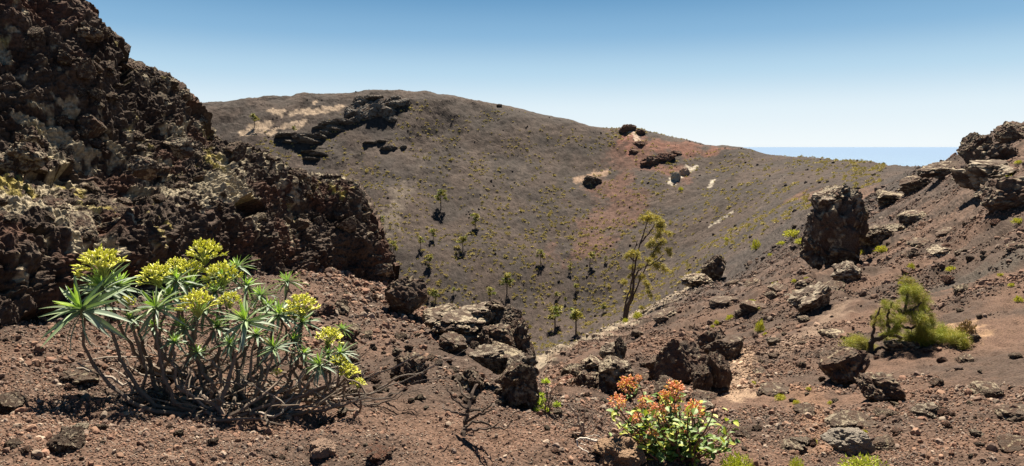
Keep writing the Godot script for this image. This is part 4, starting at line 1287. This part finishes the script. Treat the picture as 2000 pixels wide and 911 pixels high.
func pines(bark: Material, needles: Material) -> void:
	var olive := Color(0.12, 0.135, 0.03)
	var gold := Color(0.34, 0.29, 0.06)
	var fresh := Color(0.17, 0.21, 0.035)
	var far_kinds: Array[Mesh] = []
	for k in 3: far_kinds.append(tuft(60 + k, 130, Color(0.19, 0.19, 0.045), Color(0.45, 0.36, 0.10), 0.045).mesh())
	built_pine("pine_tree", "tall lean pine with a forked bare trunk standing on the pale crest at centre right", 1222, 627,
		[[[1219, 630], [1226, 600], [1236, 565], [1240, 520], [1250, 480], [1262, 440], [1266, 424]], [[1224, 625], [1232, 590], [1246, 560], [1262, 520], [1282, 485], [1296, 470]], [[1238, 545], [1252, 525], [1275, 515], [1296, 498]], [[1218, 622], [1222, 590], [1232, 560], [1238, 500], [1245, 470]], [[1252, 475], [1268, 455], [1280, 438]], [[1238, 510], [1230, 500], [1228, 495]]],
		[[1266, 426, 13], [1276, 424, 11], [1288, 436, 12], [1296, 446, 10], [1303, 456, 9], [1288, 460, 9], [1280, 472, 11], [1294, 475, 11], [1306, 490, 10], [1270, 478, 9], [1240, 494, 11], [1230, 502, 9], [1276, 500, 8], [1278, 516, 11], [1298, 524, 10], [1256, 541, 9], [1262, 553, 8], [1264, 565, 8], [1222, 552, 7], [1268, 578, 6], [1231, 522, 8], [1262, 508, 8], [1254, 600, 6], [1244, 500, 8], [1228, 540, 6], [1286, 488, 9], [1250, 520, 7]],
		far_kinds, bark, needles, 0.17, 1.2, 71, 50.0)
	var near_kinds: Array[Mesh] = []
	for k in 3: near_kinds.append(tuft(70 + k, 300, [olive, fresh, gold][k], [gold, Color(0.30, 0.31, 0.05), Color(0.20, 0.24, 0.04)][k], 0.013).mesh())
	built_pine("pine_tree", "bushy wind-bent young pine with low spreading limbs on the right slope", 1702, 690,
		[[[1702, 694], [1704, 668], [1722, 660], [1738, 655], [1752, 635], [1765, 612], [1772, 580], [1770, 556]], [[1704, 672], [1706, 645], [1712, 620], [1724, 600]], [[1738, 656], [1762, 660], [1785, 672], [1815, 682], [1868, 690]], [[1702, 690], [1720, 680], [1745, 688], [1768, 706]], [[1752, 636], [1778, 640], [1800, 630], [1808, 610]], [[1740, 652], [1734, 620], [1745, 590]], [[1702, 692], [1690, 688], [1678, 688]], [[1765, 612], [1790, 600], [1800, 590]]],
		[[1772, 556, 16], [1766, 566, 12], [1760, 572, 10], [1795, 568, 10], [1750, 612, 12], [1728, 628, 12], [1742, 640, 12], [1762, 625, 12], [1772, 608, 12], [1778, 680, 14], [1760, 660, 12], [1735, 672, 12], [1845, 700, 15], [1800, 706, 14], [1750, 716, 12], [1718, 636, 10], [1780, 570, 16], [1790, 582, 16], [1782, 590, 14], [1800, 592, 15], [1808, 604, 14], [1796, 606, 14], [1800, 622, 16], [1812, 628, 15], [1820, 640, 14], [1812, 648, 15], [1826, 654, 12], [1800, 645, 15], [1790, 628, 14], [1790, 660, 14], [1828, 668, 11], [1808, 668, 14], [1710, 622, 12], [1720, 612, 11], [1732, 606, 10], [1748, 600, 10], [1760, 585, 10], [1738, 592, 10], [1678, 684, 19], [1690, 690, 17], [1668, 690, 14], [1700, 698, 11], [1768, 704, 14], [1780, 712, 14], [1762, 696, 10], [1810, 690, 18], [1826, 698, 17], [1840, 684, 13], [1868, 686, 18], [1860, 680, 16], [1878, 690, 14], [1736, 650, 11], [1724, 656, 9], [1746, 628, 9], [1780, 650, 11], [1822, 612, 8], [1757, 742, 11]],
		near_kinds, bark, needles, 0.055, 0.35, 72)
	# pines in the crater
	var bits: Array[MB] = []
	for k in 3: bits.append(tuft(80 + k, 60, olive, gold if k < 2 else fresh, 0.13))
	var kinds := []
	for k in 9: kinds.append(small_pine(90 + k, bits))
	var spots := [[861, 408, 42, 0, "slim pine high on the far crater wall with a long shadow"], [928, 446, 32, 1, "thin pine right of the slim pine high on the far wall"], [846, 470, 26, 2, "small pine on the far wall below the slim pine"], [821, 487, 28, 3, "spreading pine just left below the small pine on the far wall"], [904, 488, 30, 4, "pine standing alone in the middle of the far wall"], [744, 446, 27, 0, "pine beside the cliff edge on the pale scree streak"], [769, 502, 34, 2, "pine just right of the cliff's lower corner"], [838, 520, 26, 1, "sparse pine between the cliff corner and the middle of the wall"], [1056, 514, 30, 3, "narrow pine in the centre of the crater wall"], [1152, 518, 30, 4, "broad pine on the crater wall left of the tall pine's crown"], [1183, 514, 16, 2, "tiny pine next to the broad pine left of the tall pine"], [1114, 532, 20, 3, "low round pine left below the broad pine"], [990, 574, 46, 0, "dark pine with a wide black shadow above the shelf outcrop"], [957, 592, 36, 2, "yellowish pine just left of the dark pine above the shelf outcrop"], [851, 592, 30, 4, "pine right of the dark rounded boulder"], [838, 586, 20, 3, "small pine touching the dark rounded boulder's right side"], [886, 576, 16, 3, "bushy little pine between the dark boulder and the yellowish pine"], [1125, 574, 22, 4, "little pine upslope of the round-crowned pine"], [1088, 584, 16, 3, "bushy small pine below the narrow centre pine"], [1105, 594, 15, 2, "lowest bushy small pine above the two crater-floor pines"], [1084, 642, 50, 2, "pine on the crater floor left of the round-crowned pine"], [1125, 656, 58, 4, "round-crowned pine on the crater floor beside the pale crest"], [1178, 612, 22, 3, "small pine just behind the pale crest left of the tall pine"], [497, 248, 26, 1, "lone pine high up at the left end of the far rim"], [574, 262, 16, 1, "tiny pine below the pale sand patches under the far rim"]]
	for q in spots:
		var at := cast(q[0], q[1], 60.0)
		var root := base("crater_pine", at)
		tag(root, q[4], "pine tree", "pines in the crater")
		var kd: int = (q[3] + int(q[0])) % 9
		solid("trunk", kinds[kd][0], bark, root)
		solid("crown", kinds[kd][1], needles, root)
		var h: float = 0.92 * q[2] * flat_r(at) / F
		root.transform = Transform3D(Basis(Vector3.UP, q[0] * 0.37) * Basis.from_scale(Vector3(h * (0.85 + 0.45 * absf(sin(q[0] * 1.7))), h, h * (0.85 + 0.45 * absf(sin(q[0] * 2.9))))), at)

func shrubs(leafy: Material) -> void:
	var g := RandomNumberGenerator.new()
	g.seed = 8
	var near_kinds: Array[Mesh] = []
	for k in 3: near_kinds.append(tussock(20 + k, 420, Color(0.26, 0.28, 0.035), Color(0.48, 0.46, 0.07), 1.0, 0.85, 0.20).mesh())
	# scattered bushes on the right slope: x, v of the foot, width and height in pixels
	for q in [[1484, 648, 22, 32, "upright yellow-green bush, tallest on the slope above the brown overhanging block"], [1470, 594, 20, 14, "round yellow bush above the long flat stone"], [1426, 626, 18, 16, "pale yellow bush left below the long flat stone"], [1400, 634, 12, 12], [1550, 462, 44, 18, "wide yellow-green bush patch left of the huge rock tower"], [1568, 476, 34, 14, "low bush patch at the left foot of the huge rock tower"], [1528, 478, 22, 10], [1477, 488, 20, 28, "narrow upright bush on the slope left of the huge rock tower"], [1590, 446, 20, 12], [1680, 498, 20, 12, "yellowish bush at the right foot of the huge rock tower"], [1722, 492, 24, 16, "bright bush in front of the pale-topped boulder right of the rock tower"], [1858, 530, 20, 12, "low bush upslope of the bushy pine's right side"], [1780, 526, 14, 16, "little bush directly above the bushy pine's tip"], [1976, 560, 12, 8], [1525, 782, 26, 16, "low yellow bush on the bare soil right of the overhanging block"], [1556, 790, 16, 12], [1470, 752, 18, 10], [1850, 336, 16, 10], [1952, 372, 22, 12], [1990, 436, 22, 12], [1972, 352, 22, 10], [1590, 866, 16, 12], [1480, 606, 14, 10], [1392, 640, 10, 8], [1516, 556, 16, 8], [1552, 552, 12, 10], [1576, 548, 12, 10], [1580, 762, 12, 8], [1246, 622, 24, 18, "green bush on the right side of the tall pine's foot"], [1222, 630, 16, 12, "small bright bush at the tall pine's trunk base"], [1330, 372, 12, 10, "tiny bush below the white rock slab on the far slope"], [1990, 590, 16, 14], [1955, 540, 12, 8], [1645, 556, 14, 8], [1495, 655, 10, 8], [1420, 470, 12, 8], [1505, 500, 12, 7], [1838, 345, 14, 8], [1760, 556, 12, 8], [1580, 604, 10, 8], [1690, 846, 12, 8], [1622, 790, 12, 10], [1960, 300, 16, 8], [1990, 320, 14, 8]]:
		var at := cast(q[0], q[1])
		var k := flat_r(at) / F
		var o := solid("yellow_bush", near_kinds[g.randi() % 3], leafy)
		o.transform = Transform3D(Basis.from_scale(Vector3(q[2] * k * 0.55, q[3] * k, q[2] * k * 0.55)) * Basis(Vector3.UP, g.randf() * TAU), at)
		tag(o, q[4] if q.size() > 4 else "small yellow-green bush dotted on the open right crater slope", "bush", "yellow bushes on the right slope")
	var lush: Array[Mesh] = []
	for k in 2: lush.append(tussock(30 + k, 1500, Color(0.20, 0.26, 0.03), Color(0.42, 0.44, 0.06), 1.0, 0.9, 0.10).mesh())
	for q in [[1440, 930, 90, 62, "bright yellow-green low shrub at the bottom edge right of the orange seeded shrub"], [1690, 935, 120, 56, "yellow-green leafy shrub at the bottom edge in front of the grey round-backed boulder"], [1556, 925, 40, 44, "thin yellow-green sprig at the bottom edge between two low shrubs"]]:
		var at := cast(q[0], minf(q[1], 950))
		var k := flat_r(at) / F
		var o := solid("low_shrub", lush[g.randi() % 2], leafy)
		o.transform = Transform3D(Basis.from_scale(Vector3(q[2] * k * 0.55, q[3] * k, q[2] * k * 0.5)), at)
		tag(o, q[4], "shrub")
	var dry := solid("dry_bush", tussock(40, 500, Color(0.13, 0.09, 0.06), Color(0.22, 0.15, 0.09), 1.0, 0.9, 0.22).mesh(), leafy)
	var da := cast(1888, 652)
	dry.transform = Transform3D(Basis.from_scale(Vector3(0.2, 0.3, 0.2) * flat_r(da) / 14.0), da)
	tag(dry, "dry brown dead bush on the slope right of the bushy pine", "bush")
	# scrub on the far wall: single bushes for the largest, the rest as one mass
	var far_kind := tussock(50, 60, Color(0.25, 0.22, 0.07), Color(0.42, 0.34, 0.15), 1.0, 0.9, 0.55).mesh()
	var white := tussock(51, 46, Color(0.8, 0.8, 0.8), Color(1, 1, 1), 1.0, 0.9, 0.55).mesh()
	var where: Array[Transform3D] = []
	var cols: Array[Color] = []
	var singles := 0
	var tries := 0
	while where.size() < 6500 and tries < 60000:
		tries += 1
		var a := g.randf_range(-0.36, 0.50)
		var t := g.randf()
		var r := lerpf(125.0, 290.0, t)
		var x := sin(a) * r
		var z := -cos(a) * r
		var dens := 0.78 - smoothstep(0.5, 0.95, t) * 0.6 + n_patch2.get_noise_2d(x * 0.8, z * 0.8) * 1.5 + n_patch2.get_noise_2d(x * 4.0, z * 4.0) * 0.8
		if a > 0.22: dens *= 0.45
		if g.randf() > dens: continue
		var size := g.randf_range(0.36, 0.64) * (1.4 if g.randf() < 0.08 else 1.0)
		var tr := Transform3D(Basis(Vector3.UP, g.randf() * TAU) * Basis.from_scale(Vector3(size, size * 0.9, size)), Vector3(x, ground(x, z) - 0.03, z))
		if size > 0.625 and singles < 290:
			singles += 1
			var o := solid("scrub_bush", far_kind, leafy)
			o.transform = tr
			tag(o, "small round yellowish bush dotted over the far crater wall", "bush", "bushes dotted over the far crater wall")
		else:
			where.append(tr)
			cols.append(Color(0.25, 0.22, 0.07).lerp(Color(0.42, 0.34, 0.15), g.randf()))
	stuff("far_scrub", white, where, cols, leafy, "countless tiny yellowish bushes covering the far crater wall")
